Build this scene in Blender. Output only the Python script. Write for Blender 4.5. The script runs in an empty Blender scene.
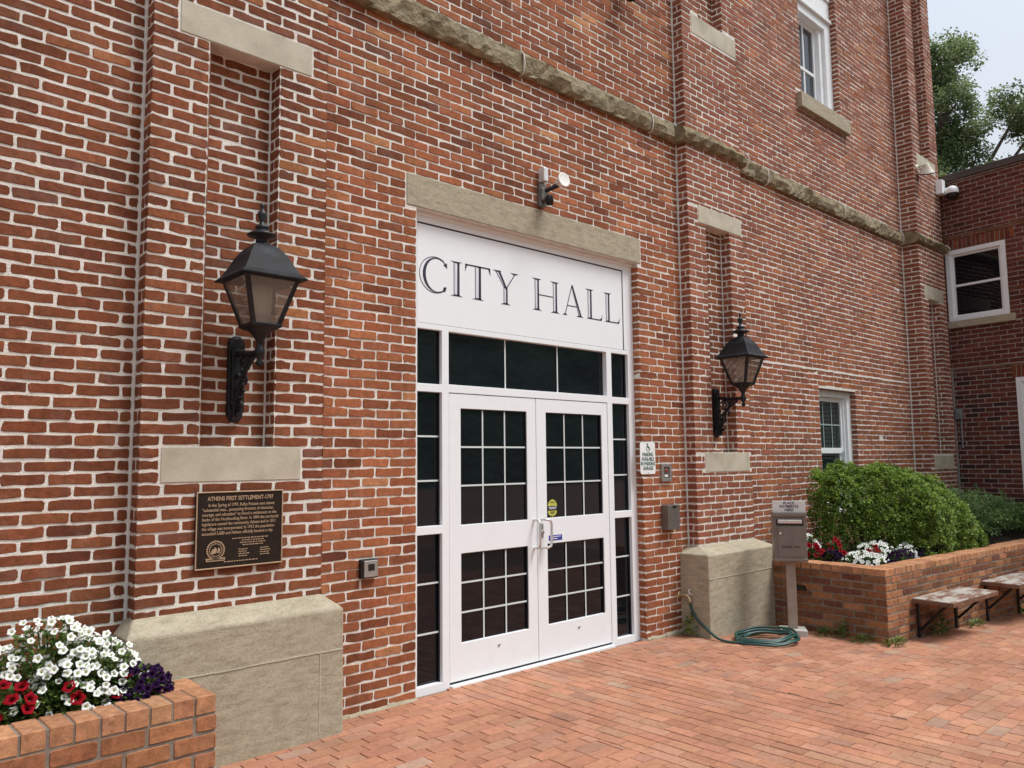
import bpy, math, random
from mathutils import Vector, Matrix
random.seed(7)
R = math.radians
sc = bpy.context.scene
col = sc.collection
YW, YP, YC = 4.58, 4.465, 4.348          # wall face, pilaster face, corner pilaster face

# ------------------------------------------------------------------ materials
def new_mat(name):
    m = bpy.data.materials.new(name); m.use_nodes = True
    nt = m.node_tree; b = nt.nodes['Principled BSDF']
    return m, nt, b
def nd(nt, t, **kw):
    n = nt.nodes.new(t)
    for k, v in kw.items(): setattr(n, k, v)
    return n
def noise(nt, scale, detail=4, rough=.55, coord='Object'):
    tc = nd(nt, 'ShaderNodeTexCoord'); n = nd(nt, 'ShaderNodeTexNoise')
    n.inputs['Scale'].default_value = scale; n.inputs['Detail'].default_value = detail
    n.inputs['Roughness'].default_value = rough
    nt.links.new(tc.outputs[coord], n.inputs['Vector']); return n
def ramp(nt, fac, stops):
    r = nd(nt, 'ShaderNodeValToRGB'); e = r.color_ramp.elements
    while len(e) < len(stops): e.new(.5)
    for i, (p, c) in enumerate(stops):
        e[i].position = p; e[i].color = (c[0], c[1], c[2], 1) if not isinstance(c, (int, float)) else (c, c, c, 1)
    nt.links.new(fac, r.inputs['Fac']); return r
def mixc(nt, a, b, fac, mode='MIX'):
    m = nd(nt, 'ShaderNodeMix', data_type='RGBA', blend_type=mode)
    for s, v in ((6, a), (7, b), (0, fac)):
        if hasattr(v, 'is_linked'): nt.links.new(v, m.inputs[s])
        elif isinstance(v, (int, float)): m.inputs[s].default_value = v
        else: m.inputs[s].default_value = (*v, 1)
    return m.outputs[2]
def bump(nt, b, h, strength=.3, dist=.01):
    bp = nd(nt, 'ShaderNodeBump'); bp.inputs['Strength'].default_value = strength; bp.inputs['Distance'].default_value = dist
    nt.links.new(h, bp.inputs['Height']); nt.links.new(bp.outputs[0], b.inputs['Normal'])
def mat_noise(name, c1, c2, scale=8, rough=.8, bs=.2, bd=.005, bscale=None, metal=0, c3=None, spec=None):
    m, nt, b = new_mat(name)
    n = noise(nt, scale, 6)
    st = [(.3, c1), (.7, c2)] if c3 is None else [(.28, c1), (.55, c2), (.78, c3)]
    r = ramp(nt, n.outputs['Fac'], st); nt.links.new(r.outputs[0], b.inputs['Base Color'])
    b.inputs['Roughness'].default_value = rough; b.inputs['Metallic'].default_value = metal
    if spec is not None: b.inputs['Specular IOR Level'].default_value = spec
    if bs: bump(nt, b, noise(nt, bscale or scale * 6, 6).outputs['Fac'], bs, bd)
    return m
def mat_brick(name, haze=.35, dirt=.5, hazecol=(.55, .42, .36), bs=.55, streak=.80, mott=(.62, 1.32)):
    m, nt, b = new_mat(name)
    at = nd(nt, 'ShaderNodeAttribute', attribute_name='tint')
    n1 = noise(nt, 26, 6, .65); n2 = noise(nt, 1.3, 5, .6); n3 = noise(nt, 110, 4, .7); n4 = noise(nt, 5.5, 6, .7)
    v = ramp(nt, n1.outputs['Fac'], [(.28, mott[0]), (.72, mott[1])])
    c = mixc(nt, at.outputs['Color'], v.outputs[0], 1.0, 'MULTIPLY')
    sp = ramp(nt, n3.outputs['Fac'], [(.30, dirt), (.44, 1.0)])
    c = mixc(nt, c, sp.outputs[0], 1.0, 'MULTIPLY')
    hz = ramp(nt, n4.outputs['Fac'], [(.52, 0.0), (.80, haze)])
    c = mixc(nt, c, hazecol, hz.outputs[0])
    big = ramp(nt, n2.outputs['Fac'], [(.3, .86), (.7, 1.12)])
    c = mixc(nt, c, big.outputs[0], 1.0, 'MULTIPLY')
    tc = nd(nt, 'ShaderNodeTexCoord'); mp = nd(nt, 'ShaderNodeMapping'); mp.inputs['Scale'].default_value = (2.6, 2.6, .35); nt.links.new(tc.outputs['Object'], mp.inputs[0])
    n5 = nd(nt, 'ShaderNodeTexNoise'); n5.inputs['Scale'].default_value = 1.0; n5.inputs['Detail'].default_value = 6; n5.inputs['Roughness'].default_value = .65; nt.links.new(mp.outputs[0], n5.inputs['Vector'])
    c = mixc(nt, c, ramp(nt, n5.outputs['Fac'], [(.32, streak), (.62, 1.06)]).outputs[0], 1.0, 'MULTIPLY')
    nt.links.new(c, b.inputs['Base Color'])
    b.inputs['Roughness'].default_value = .88; b.inputs['Specular IOR Level'].default_value = .25
    bump(nt, b, noise(nt, 75, 7, .7).outputs['Fac'], bs, .006)
    return m
def mat_leaf(name, dark, light, rough=.55):
    m, nt, b = new_mat(name)
    at = nd(nt, 'ShaderNodeAttribute', attribute_name='tint')
    r = ramp(nt, at.outputs['Fac'], [(0, dark), (1, light)])
    nt.links.new(r.outputs[0], b.inputs['Base Color'])
    b.inputs['Roughness'].default_value = rough; b.inputs['Specular IOR Level'].default_value = .35
    tr = nd(nt, 'ShaderNodeBsdfTranslucent'); nt.links.new(r.outputs[0], tr.inputs['Color'])
    mx = nd(nt, 'ShaderNodeMixShader'); mx.inputs[0].default_value = .3
    out = nt.nodes['Material Output']
    nt.links.new(b.outputs[0], mx.inputs[1]); nt.links.new(tr.outputs[0], mx.inputs[2]); nt.links.new(mx.outputs[0], out.inputs['Surface'])
    return m
def mat_plain(name, c, rough=.5, metal=0, spec=.5, var=.09):
    m, nt, b = new_mat(name)
    n = noise(nt, 9, 5, .6)
    r = ramp(nt, n.outputs['Fac'], [(.3, tuple(x * (1 - var) for x in c)), (.7, tuple(min(1, x * (1 + var)) for x in c))])
    nt.links.new(r.outputs[0], b.inputs['Base Color'])
    rr = ramp(nt, noise(nt, 22, 4).outputs['Fac'], [(.3, max(.02, rough - .08)), (.7, min(1, rough + .1))])
    nt.links.new(rr.outputs[0], b.inputs['Roughness'])
    b.inputs['Metallic'].default_value = metal; b.inputs['Specular IOR Level'].default_value = spec
    return m
def mat_glass_dark(name, c=(.005, .006, .0085), rough=.03):
    m, nt, b = new_mat(name)
    b.inputs['Base Color'].default_value = (*c, 1); b.inputs['Roughness'].default_value = rough
    b.inputs['Specular IOR Level'].default_value = .40
    bump(nt, b, noise(nt, 1.1, 1).outputs['Fac'], .02, .05)
    return m
def mat_glass_clear(name, tint=(.8, .85, .85), refl=.12, dust=0, dcol=(.4, .36, .31)):
    m, nt, b = new_mat(name)
    t = nd(nt, 'ShaderNodeBsdfTransparent'); t.inputs[0].default_value = (*tint, 1)
    g = nd(nt, 'ShaderNodeBsdfGlossy'); g.inputs['Roughness'].default_value = .04
    mx = nd(nt, 'ShaderNodeMixShader'); mx.inputs[0].default_value = refl
    nt.links.new(t.outputs[0], mx.inputs[1]); nt.links.new(g.outputs[0], mx.inputs[2])
    df = nd(nt, 'ShaderNodeBsdfDiffuse'); df.inputs[0].default_value = (*dcol, 1)
    m2 = nd(nt, 'ShaderNodeMixShader'); nt.links.new(ramp(nt, noise(nt, 9, 4).outputs['Fac'], [(.3, dust * .7), (.7, dust * 1.3)]).outputs[0], m2.inputs[0])
    nt.links.new(mx.outputs[0], m2.inputs[1]); nt.links.new(df.outputs[0], m2.inputs[2])
    nt.links.new(m2.outputs[0], nt.nodes['Material Output'].inputs['Surface'])
    return m

M = {}
M['brick'] = mat_brick('old red brick', .16, .62, mott=(.68, 1.28))
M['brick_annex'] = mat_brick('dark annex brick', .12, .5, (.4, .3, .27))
M['brick_planter'] = mat_brick('orange planter brick', .15, .6, (.5, .36, .26))
M['paver'] = mat_brick('clay paver', .08, .88, (.60, .42, .31), .2, .93, (.80, 1.16))
M['mortar'] = mat_noise('lime mortar', (.60, .56, .50), (.77, .735, .675), 14, .95, .9, .006, 90)
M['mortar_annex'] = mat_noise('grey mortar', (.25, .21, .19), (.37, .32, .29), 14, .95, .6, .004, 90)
M['mortar_planter'] = mat_noise('planter mortar', (.15, .12, .095), (.26, .215, .17), 14, .95, .6, .004, 90)
M['joint_sand'] = mat_noise('joint sand', (.13, .075, .05), (.22, .13, .09), 20, .95, .4, .003, 90)
M['caulk'] = mat_noise('grey caulk', (.62, .60, .565), (.74, .72, .68), 10, .8, .5, .003, 60)
M['stone'] = mat_noise('dressed sandstone', (.37, .33, .25), (.48, .435, .34), 6, .85, .4, .004, 70, c3=(.54, .495, .40))
def mat_stone(name, c1, c2, c3, sc_=(3, 3, 9)):
    m, nt, b = new_mat(name)
    tc = nd(nt, 'ShaderNodeTexCoord'); mp = nd(nt, 'ShaderNodeMapping'); mp.inputs['Scale'].default_value = sc_
    nt.links.new(tc.outputs['Object'], mp.inputs[0])
    n = nd(nt, 'ShaderNodeTexNoise'); n.inputs['Scale'].default_value = 3.0; n.inputs['Detail'].default_value = 9; n.inputs['Roughness'].default_value = .72
    nt.links.new(mp.outputs[0], n.inputs['Vector'])
    r = ramp(nt, n.outputs['Fac'], [(.32, c1), (.5, c2), (.70, c3)])
    sp = ramp(nt, noise(nt, 90, 6, .8).outputs['Fac'], [(.34, .62), (.50, 1.04)])
    nt.links.new(mixc(nt, r.outputs[0], sp.outputs[0], 1.0, 'MULTIPLY'), b.inputs['Base Color'])
    b.inputs['Roughness'].default_value = .9; b.inputs['Specular IOR Level'].default_value = .25
    bump(nt, b, n.outputs['Fac'], .7, .006); return m
M['stone_grey'] = mat_stone('weathered sandstone', (.285, .245, .175), (.375, .328, .238), (.45, .40, .300))
M['rough_stone'] = mat_noise('quarry faced stone', (.12, .095, .052), (.24, .195, .115), 12, .9, 1.0, .02, 34, c3=(.36, .30, .19))
M['ground'] = mat_noise('distant paving', (.23, .14, .10), (.31, .19, .135), .8, .9, .2, .01, 20)
M['white'] = mat_plain('white painted aluminium', (.80, .828, .845), .38, var=.02)
M['white_panel'] = mat_plain('white sign board', (.80, .832, .855), .45, var=.012)
M['white_old'] = mat_noise('white painted wood', (.70, .72, .73), (.78, .805, .82), 12, .55, .15, .002)
M['gap'] = mat_plain('dark rubber gasket', (.015, .016, .02), .6)
M['glass'] = mat_glass_dark('dark door glass')
M['glass_green'] = mat_glass_dark('dark window glass', (.012, .022, .021))
M['glass_clear'] = mat_glass_clear('lantern glass', (.74, .72, .68), .14, .26)
M['glass_window'] = mat_glass_clear('upper window glass', (.6, .62, .64), .14)
M['curtain'] = mat_noise('grey curtain', (.20, .21, .24), (.32, .33, .37), 14, .9, .3, .01)
M['muntin'] = mat_plain('pale green muntin', (.62, .67, .66), .5, var=.03)
M['muntin_white'] = mat_plain('pale muntin', (.66, .68, .68), .5)
M['muntin_green'] = mat_plain('green grey muntin', (.30, .39, .37), .5)
M['ink'] = mat_plain('navy black lettering', (.018, .02, .045), .5)
M['ink_grey'] = mat_plain('lilac grey lettering', (.62, .63, .70), .5)
M['black_iron'] = mat_noise('black painted iron', (.006, .0065, .008), (.016, .017, .020), 25, .45, .3, .003, 60, spec=.35)
M['roof_iron'] = mat_noise('sun worn black metal', (.006, .0065, .0075), (.012, .013, .016), 9, .62, .4, .004, 60, c3=(.032, .036, .042), spec=.22)
M['bulb'] = mat_plain('frosted lamp glass', (.62, .58, .48), .35)
M['bronze_dark'] = mat_noise('dark bronze', (.014, .0085, .006), (.024, .0145, .010), 30, .55, .2, .001, 200, spec=.22)
M['bronze'] = mat_plain('polished bronze', (.46, .32, .205), .5, .3)
M['steel'] = mat_plain('brushed steel', (.46, .45, .43), .38, .75)
M['steel_dark'] = mat_plain('dark steel', (.20, .185, .17), .4, .6)
M['chrome'] = mat_plain('satin aluminium', (.70, .70, .69), .28, .7)
M['black'] = mat_plain('black plastic', (.012, .012, .013), .35)
M['red_led'] = mat_plain('red indicator', (.35, .03, .03), .3)
M['sign_white'] = mat_plain('white sign face', (.80, .81, .80), .4)
M['sign_green'] = mat_plain('dark green print', (.02, .10, .09), .5)
M['sticker_green'] = mat_plain('lime sticker', (.48, .50, .09), .5)
M['sticker_blue'] = mat_plain('blue sticker', (.03, .045, .30), .4)
M['box_metal'] = mat_noise('bronze painted steel', (.165, .145, .13), (.21, .185, .165), 10, .45, .1, .002, 60, metal=.3)
M['post_metal'] = mat_noise('tan painted post', (.27, .205, .165), (.35, .275, .225), 10, .6, .2, .003, 60)
M['box_plate'] = mat_plain('silver sign plate', (.66, .67, .66), .4, .25)
M['concrete'] = mat_noise('concrete pad', (.38, .36, .33), (.52, .50, .46), 9, .9, .4, .004, 60)
M['hose'] = mat_noise('green hose rubber', (.010, .040, .036), (.020, .080, .068), 30, .38, .1, .002)
M['brass'] = mat_plain('old brass', (.55, .45, .28), .4, .6)
M['lamp_cream'] = mat_plain('cream lamp hood', (.62, .59, .49), .4)
M['flood_grey'] = mat_noise('grey cast metal', (.16, .165, .17), (.30, .31, .32), 12, .5, .3, .003, 40, metal=.3)
M['lamp_white'] = mat_plain('white lamp lens', (.80, .79, .74), .3)
M['soil'] = mat_noise('dark mulch', (.016, .011, .008), (.055, .038, .027), 18, .95, 1.0, .03, 40)
M['coping'] = mat_noise('dark metal coping', (.045, .038, .036), (.075, .062, .058), 5, .5, .1, .003)
M['bark'] = mat_noise('tree bark', (.07, .055, .042), (.15, .12, .095), 12, .95, 1.0, .03, 20)
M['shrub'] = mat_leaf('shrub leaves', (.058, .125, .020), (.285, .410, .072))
M['juniper'] = mat_leaf('juniper needles', (.038, .092, .024), (.130, .225, .060))
M['petunia_leaf'] = mat_leaf('petunia leaves', (.030, .068, .014), (.16, .24, .055))
M['weed'] = mat_leaf('weed leaves', (.05, .09, .02), (.20, .26, .06))
M['tree'] = mat_leaf('tree leaves', (.065, .115, .050), (.36, .45, .20))
def mat_petal(name, rim, mid, eye):
    m, nt, b = new_mat(name)
    at = nd(nt, 'ShaderNodeAttribute', attribute_name='tint')
    r = ramp(nt, at.outputs['Fac'], [(0, eye), (.35, mid), (.9, rim)])
    nt.links.new(r.outputs[0], b.inputs['Base Color']); b.inputs['Roughness'].default_value = .7; b.inputs['Specular IOR Level'].default_value = .08
    tr = nd(nt, 'ShaderNodeBsdfTranslucent'); nt.links.new(r.outputs[0], tr.inputs['Color'])
    mx = nd(nt, 'ShaderNodeMixShader'); mx.inputs[0].default_value = .25
    nt.links.new(b.outputs[0], mx.inputs[1]); nt.links.new(tr.outputs[0], mx.inputs[2])
    nt.links.new(mx.outputs[0], nt.nodes['Material Output'].inputs['Surface'])
    return m
M['petal_white'] = mat_petal('white petals', (.85, .86, .85), (.83, .85, .80), (.66, .70, .40))
M['petal_red'] = mat_petal('crimson petals', (.30, .004, .012), (.23, .003, .009), (.05, .003, .004))
M['petal_purple'] = mat_petal('violet petals', (.026, .005, .044), (.015, .003, .026), (.006, .002, .010))
M['petal_pink'] = mat_petal('pink petals', (.62, .28, .34), (.55, .20, .27), (.3, .1, .12))
def mat_bench():
    m, nt, b = new_mat('weathered bench plank')
    tc = nd(nt, 'ShaderNodeTexCoord'); mp = nd(nt, 'ShaderNodeMapping'); mp.inputs['Scale'].default_value = (1.6, 4.5, 3)
    nt.links.new(tc.outputs['Object'], mp.inputs[0])
    n = nd(nt, 'ShaderNodeTexNoise'); n.inputs['Scale'].default_value = 2.3; n.inputs['Detail'].default_value = 7; n.inputs['Roughness'].default_value = .68
    nt.links.new(mp.outputs[0], n.inputs['Vector'])
    r = ramp(nt, n.outputs['Fac'], [(.36, (.12, .055, .032)), (.46, (.22, .13, .088)), (.51, (.34, .305, .27)), (.70, (.47, .45, .42))])
    nt.links.new(r.outputs[0], b.inputs['Base Color']); b.inputs['Roughness'].default_value = .75
    bump(nt, b, n.outputs['Fac'], .5, .006); return m
M['bench'] = mat_bench()
M['bench_edge'] = mat_noise('stained plank edge', (.10, .045, .025), (.24, .12, .07), 9, .8, .5, .005, 40)

# ------------------------------------------------------------------ mesh building
class MB:
    def __init__(s): s.v = []; s.f = []; s.m = []; s.c = []; s.use_c = False; s.smooth = []
    def add(s, vs, fs, mi=0, c=None, smooth=False):
        o = len(s.v); s.v.extend(vs)
        for f in fs:
            s.f.append(tuple(i + o for i in f)); s.m.append(mi); s.smooth.append(smooth)
            s.c.append(c if c is not None else (.5, .5, .5))
        if c is not None: s.use_c = True
    def box(s, x0, x1, y0, y1, z0, z1, mi=0, mat=None, c=None):
        vs = [(x, y, z) for x in (x0, x1) for y in (y0, y1) for z in (z0, z1)]
        if mat is not None: vs = [tuple(mat @ Vector(p)) for p in vs]
        s.add(vs, [(0, 1, 3, 2), (4, 6, 7, 5), (0, 4, 5, 1), (2, 3, 7, 6), (0, 2, 6, 4), (1, 5, 7, 3)], mi, c)
    def prism(s, poly, f, d, mi=0):
        """polygon (2-D) lifted by f(u, v, w) between w = 0 and w = d"""
        n = len(poly); vs = [f(u, v, 0) for u, v in poly] + [f(u, v, d) for u, v in poly]
        fs = [tuple(range(n))[::-1], tuple(range(n, 2 * n))] + [(i, (i + 1) % n, n + (i + 1) % n, n + i) for i in range(n)]
        s.add(vs, fs, mi)
    def tube(s, path, r, n=8, mi=0, closed=False, smooth=True, c=None):
        P = [Vector(p) for p in path]; k = len(P); rr = r if isinstance(r, (list, tuple)) else [r] * k
        vs = []; fs = []; up = None
        for i in range(k):
            if closed: t = P[(i + 1) % k] - P[i - 1]
            else: t = P[min(i + 1, k - 1)] - P[max(i - 1, 0)]
            if t.length < 1e-9: t = Vector((0, 0, 1))
            t.normalize()
            if up is None: up = t.orthogonal().normalized()
            up = up - t * up.dot(t)
            if up.length < 1e-6: up = t.orthogonal()
            up.normalize(); b = t.cross(up)
            for j in range(n):
                a = 2 * math.pi * j / n
                vs.append(tuple(P[i] + (up * math.cos(a) + b * math.sin(a)) * rr[i]))
        for i in range(k if closed else k - 1):
            i2 = (i + 1) % k
            for j in range(n): fs.append((i * n + j, i * n + (j + 1) % n, i2 * n + (j + 1) % n, i2 * n + j))
        s.add(vs, fs, mi, c, smooth)
        if not closed: s.add(vs[:n], [tuple(range(n))[::-1]], mi, c); s.add(vs[-n:], [tuple(range(n))], mi, c)
    def lathe(s, prof, origin=(0, 0, 0), n=16, mi=0, mat=None, smooth=True, ph=0.0):
        vs = []; fs = []; o = Vector(origin)
        for r, z in prof:
            for j in range(n):
                a = 2 * math.pi * j / n + ph; p = Vector((r * math.cos(a), r * math.sin(a), z))
                if mat is not None: p = mat @ p
                vs.append(tuple(o + p))
        k = len(prof)
        for i in range(k - 1):
            for j in range(n): fs.append((i * n + j, i * n + (j + 1) % n, (i + 1) * n + (j + 1) % n, (i + 1) * n + j))
        s.add(vs, fs, mi, None, smooth)
        s.add(vs[:n], [tuple(range(n))[::-1]], mi); s.add(vs[-n:], [tuple(range(n))], mi)
    def build(s, name, mats, parent=None, bevel=0, origin=None):
        me = bpy.data.meshes.new(name)
        vs = s.v
        if origin is not None: vs = [(a - origin[0], b - origin[1], c - origin[2]) for a, b, c in vs]
        me.from_pydata(vs, [], s.f)
        for m in (mats if isinstance(mats, (list, tuple)) else [mats]): me.materials.append(M[m])
        me.polygons.foreach_set('material_index', s.m); me.polygons.foreach_set('use_smooth', s.smooth)
        if s.use_c:
            at = me.attributes.new('tint', 'FLOAT_COLOR', 'FACE')
            flat = []
            for c in s.c: flat += [c[0], c[1], c[2], 1.0]
            at.data.foreach_set('color', flat)
        me.update()
        o = bpy.data.objects.new(name, me); col.objects.link(o)
        if origin is not None: o.location = origin
        if parent is not None:
            o.parent = parent
            o.location = Vector(o.location) - world_loc(parent)
        if bevel:
            b = o.modifiers.new('Bevel', 'BEVEL'); b.width = bevel; b.segments = 2; b.limit_method = 'ANGLE'; b.angle_limit = R(40)
        return o
def world_loc(o):
    l = Vector((0, 0, 0))
    while o is not None: l += Vector(o.location); o = o.parent
    return l
def thing(name, label, cat, loc=(0, 0, 0), group=None, obj=None):
    o = obj
    if o is None:
        o = bpy.data.objects.new(name, None); col.objects.link(o); o.location = loc; o.empty_display_size = .1
    o['label'] = label; o['category'] = cat
    if group: o['group'] = group
    return o
def kind(o, k): o['kind'] = k; return o
def copy_tree(o, parent=None):
    c = o.copy(); col.objects.link(c); c.parent = parent
    for ch in list(o.children): copy_tree(ch, c)
    return c
def text_mesh(body, size, name, mat, parent, place, align='CENTER', depth=.0006, bold=0.0, spacing=1.0, xs=1.0):
    cu = bpy.data.curves.new(name, 'FONT'); cu.body = body; cu.size = size; cu.align_x = align; cu.align_y = 'CENTER'
    cu.extrude = depth; cu.offset = bold; cu.space_character = spacing; cu.resolution_u = 3
    t = bpy.data.objects.new(name, cu); col.objects.link(t)
    me = bpy.data.meshes.new_from_object(t.evaluated_get(bpy.context.evaluated_depsgraph_get()))
    bpy.data.objects.remove(t); bpy.data.curves.remove(cu)
    v = [place(p.co.x * xs, p.co.y, p.co.z) for p in me.vertices]; f = [tuple(p.vertices) for p in me.polygons]
    bpy.data.meshes.remove(me)
    return v, f

def framed(mb_, x0, x1, z0, z1, y0, y1, holes, map_=None):
    """a slab with rectangular openings as one welded mesh"""
    xs_ = sorted({x0, x1, *[h[0] for h in holes], *[h[1] for h in holes]}); zs_ = sorted({z0, z1, *[h[2] for h in holes], *[h[3] for h in holes]})
    vs, fs, ix = [], [], {}
    def V_(x, y, z):
        k = (x, y, z)
        if k not in ix: ix[k] = len(vs); vs.append(k if map_ is None else tuple(map_(*k)))
        return ix[k]
    def solid(i, j):
        if not (0 <= i < len(xs_) - 1 and 0 <= j < len(zs_) - 1): return False
        cx, cz = (xs_[i] + xs_[i + 1]) / 2, (zs_[j] + zs_[j + 1]) / 2
        return not any(h[0] < cx < h[1] and h[2] < cz < h[3] for h in holes)
    for i in range(len(xs_) - 1):
        for j in range(len(zs_) - 1):
            if not solid(i, j): continue
            a, b, c, d_ = xs_[i], xs_[i + 1], zs_[j], zs_[j + 1]
            fs.append((V_(a, y0, c), V_(b, y0, c), V_(b, y0, d_), V_(a, y0, d_))); fs.append((V_(a, y1, d_), V_(b, y1, d_), V_(b, y1, c), V_(a, y1, c)))
            if not solid(i - 1, j): fs.append((V_(a, y0, c), V_(a, y0, d_), V_(a, y1, d_), V_(a, y1, c)))
            if not solid(i + 1, j): fs.append((V_(b, y0, c), V_(b, y1, c), V_(b, y1, d_), V_(b, y0, d_)))
            if not solid(i, j - 1): fs.append((V_(a, y0, c), V_(a, y1, c), V_(b, y1, c), V_(b, y0, c)))
            if not solid(i, j + 1): fs.append((V_(a, y0, d_), V_(b, y0, d_), V_(b, y1, d_), V_(a, y1, d_)))
    mb_.add(vs, fs)

# ------------------------------------------------------------------ brickwork
PAL_RED = [((.200, .061, .026), 6), ((.224, .071, .031), 5), ((.182, .055, .024), 3.5), ((.255, .086, .037), 2), ((.150, .046, .024), .4), ((.34, .130, .052), .35), ((.19, .072, .042), .4)]
PAL_WARM = [((.310, .100, .043), 6), ((.342, .117, .051), 5), ((.284, .091, .040), 3.5), ((.380, .140, .060), 1.8), ((.240, .076, .037), .4), ((.44, .195, .085), .3)]
PAL_MID = [((.270, .092, .050), 6), ((.302, .107, .059), 5), ((.235, .079, .045), 4), ((.330, .125, .069), 1.6), ((.215, .075, .045), .4)]
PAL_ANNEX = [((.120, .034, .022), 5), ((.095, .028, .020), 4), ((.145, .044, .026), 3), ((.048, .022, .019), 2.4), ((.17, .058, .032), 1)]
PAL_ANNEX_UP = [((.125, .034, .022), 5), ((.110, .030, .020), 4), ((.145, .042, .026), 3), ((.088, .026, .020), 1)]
PAL_SOLDIER = [((.17, .048, .024), 4), ((.22, .066, .030), 3), ((.12, .034, .021), 3)]
PAL_PLANT = [((.36, .155, .072), 6), ((.40, .178, .085), 4), ((.31, .128, .062), 4), ((.255, .098, .052), 1), ((.43, .20, .10), 1.5)]
PAL_CAP = [((.46, .225, .115), 6), ((.50, .25, .13), 4), ((.42, .195, .10), 3)]  # cap bricks made lighter, sunlight on their top faces put into the colour
PAL_PAVE = [((.385, .180, .108), 6), ((.405, .194, .119), 5), ((.362, .168, .102), 4), ((.39, .205, .130), 2.5), ((.345, .178, .120), 1.0), ((.335, .215, .15), .25), ((.415, .215, .137), 2)]
def pick(pal):
    t = random.random() * sum(w for _, w in pal)
    for c, w in pal:
        t -= w
        if t <= 0: break
    k = random.uniform(.91, 1.10)
    return tuple(x * k * random.uniform(.97, 1.03) for x in c)
U12 = None
def brick(mb, O, U, N, a, b, z0, z1, pal, proud=.004, jit=.0017, mi=0, fine=True, V=Vector((0, 0, 1))):
    """one brick face, its outline uneven, standing a little proud of the mortar"""
    w = b - a; h = z1 - z0
    if w < .012 or h < .012: return
    r = min(random.uniform(.003, .009), w * .2, h * .2); rj = random.gauss
    if fine:
        P = [(r, 0), (w * .35, 0), (w * .66, 0), (w - r, 0), (w, r), (w, h - r), (w - r, h), (w * .66, h), (w * .33, h), (r, h), (0, h - r), (0, r)]
        P = [(x + rj(0, jit * .8), y + rj(0, jit)) for x, y in P]; ins = .0035
    else:
        P = [(0, 0), (w, 0), (w, h), (0, h)]; P = [(x + rj(0, jit), y + rj(0, jit)) for x, y in P]; ins = .003
    n = len(P); d0 = proud + rj(0, .0011); tx, ty = rj(0, .0012), rj(0, .0012)
    vs = []
    for x, y in P: vs.append(tuple(O + U * (a + x) + V * (z0 + y) - N * .002))
    for x, y in P:
        xi = x + (ins if x < w * .5 else -ins) * (1 if (x < w * .3 or x > w * .7) else .2); yi = y + (ins if y < h * .5 else -ins)
        vs.append(tuple(O + U * (a + xi) + V * (z0 + yi) + N * (d0 + tx * (x / w - .5) + ty * (y / h - .5))))
    fs = [(i, (i + 1) % n, n + (i + 1) % n, n + i) for i in range(n)] + [tuple(range(n, 2 * n))]
    mb.add(vs, fs, mi, pick(pal) if isinstance(pal, list) else pal)
def brick_face(mb, O, U, N, u0, u1, z0, z1, course=.0664, pitch=.218, mj=.012, mjz=.0135, phase=0., holes=(), pal=PAL_RED,
               proud=.004, ext0=False, ext1=False, fine_to=99., jit=.0023, zoff=0., bond='run', headers_only=False, jv=.004, thin=99.):
    O = Vector(O); U = Vector(U).normalized(); N = Vector(N).normalized()
    k0 = int(math.floor((z0 - zoff) / course + .3)); k = k0
    while True:
        za = zoff + k * course; zb = za + course
        if za >= z1 - .02: break
        lo, hi = max(za, z0), min(zb, z1); zc = (lo + hi) / 2
        iv = [(u0, u1, ext0, ext1)]; trims = []
        for (ha, hb, hz0, hz1) in holes:
            if hz1 <= lo or hz0 >= hi: continue
            if hz0 <= zc <= hz1:
                nv = []
                for (a, b, e0, e1) in iv:
                    if hb <= a or ha >= b: nv.append((a, b, e0, e1)); continue
                    if ha > a: nv.append((a, ha, e0, False))
                    if hb < b: nv.append((hb, b, False, e1))
                iv = nv
            else: trims.append((ha, hb, hz0, hz1))
        odd = k % 2
        for (a, b, e0, e1) in iv:
            ph = phase + (pitch / 2 if odd else 0)
            j = a; cuts = []
            q = math.floor((a - ph) / pitch) - 1
            while ph + q * pitch < b:
                x = ph + q * pitch + random.gauss(0, jv)
                if a + .05 < x < b - .05: cuts.append(x)
                q += 1
            E = [a] + cuts + [b]
            for i in range(len(E) - 1):
                l = E[i] + (mj / 2 * random.uniform(.7, 1.3) if i > 0 else (-proud if e0 else mj * .35))
                r = E[i + 1] - (mj / 2 * random.uniform(.7, 1.3) if i < len(E) - 2 else (-proud if e1 else mj * .35))
                tk = .78 if thin < E[i] < 6.6 else (.92 if E[i] > 6.6 else 1.0)
                if tk < 1:
                    if i > 0: l -= mj * .12
                    if i < len(E) - 2: r += mj * .12
                bz0, bz1 = lo + mjz * tk / 2 + random.gauss(0, .0010), hi - mjz * tk / 2 + random.gauss(0, .0010)
                for (ha, hb, hz0, hz1) in trims:
                    if ha < r and hb > l:
                        if hz0 > zc: bz1 = min(bz1, hz0 - .002)
                        else: bz0 = max(bz0, hz1 + .002)
                p = pal(( E[i] + E[i + 1]) / 2, zc) if callable(pal) else pal
                brick(mb, O, U, N, l, r, bz0, bz1, p, proud, jit, 0, zc < fine_to)
        k += 1
X, Y, Z = Vector((1, 0, 0)), Vector((0, 1, 0)), Vector((0, 0, 1))

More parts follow.
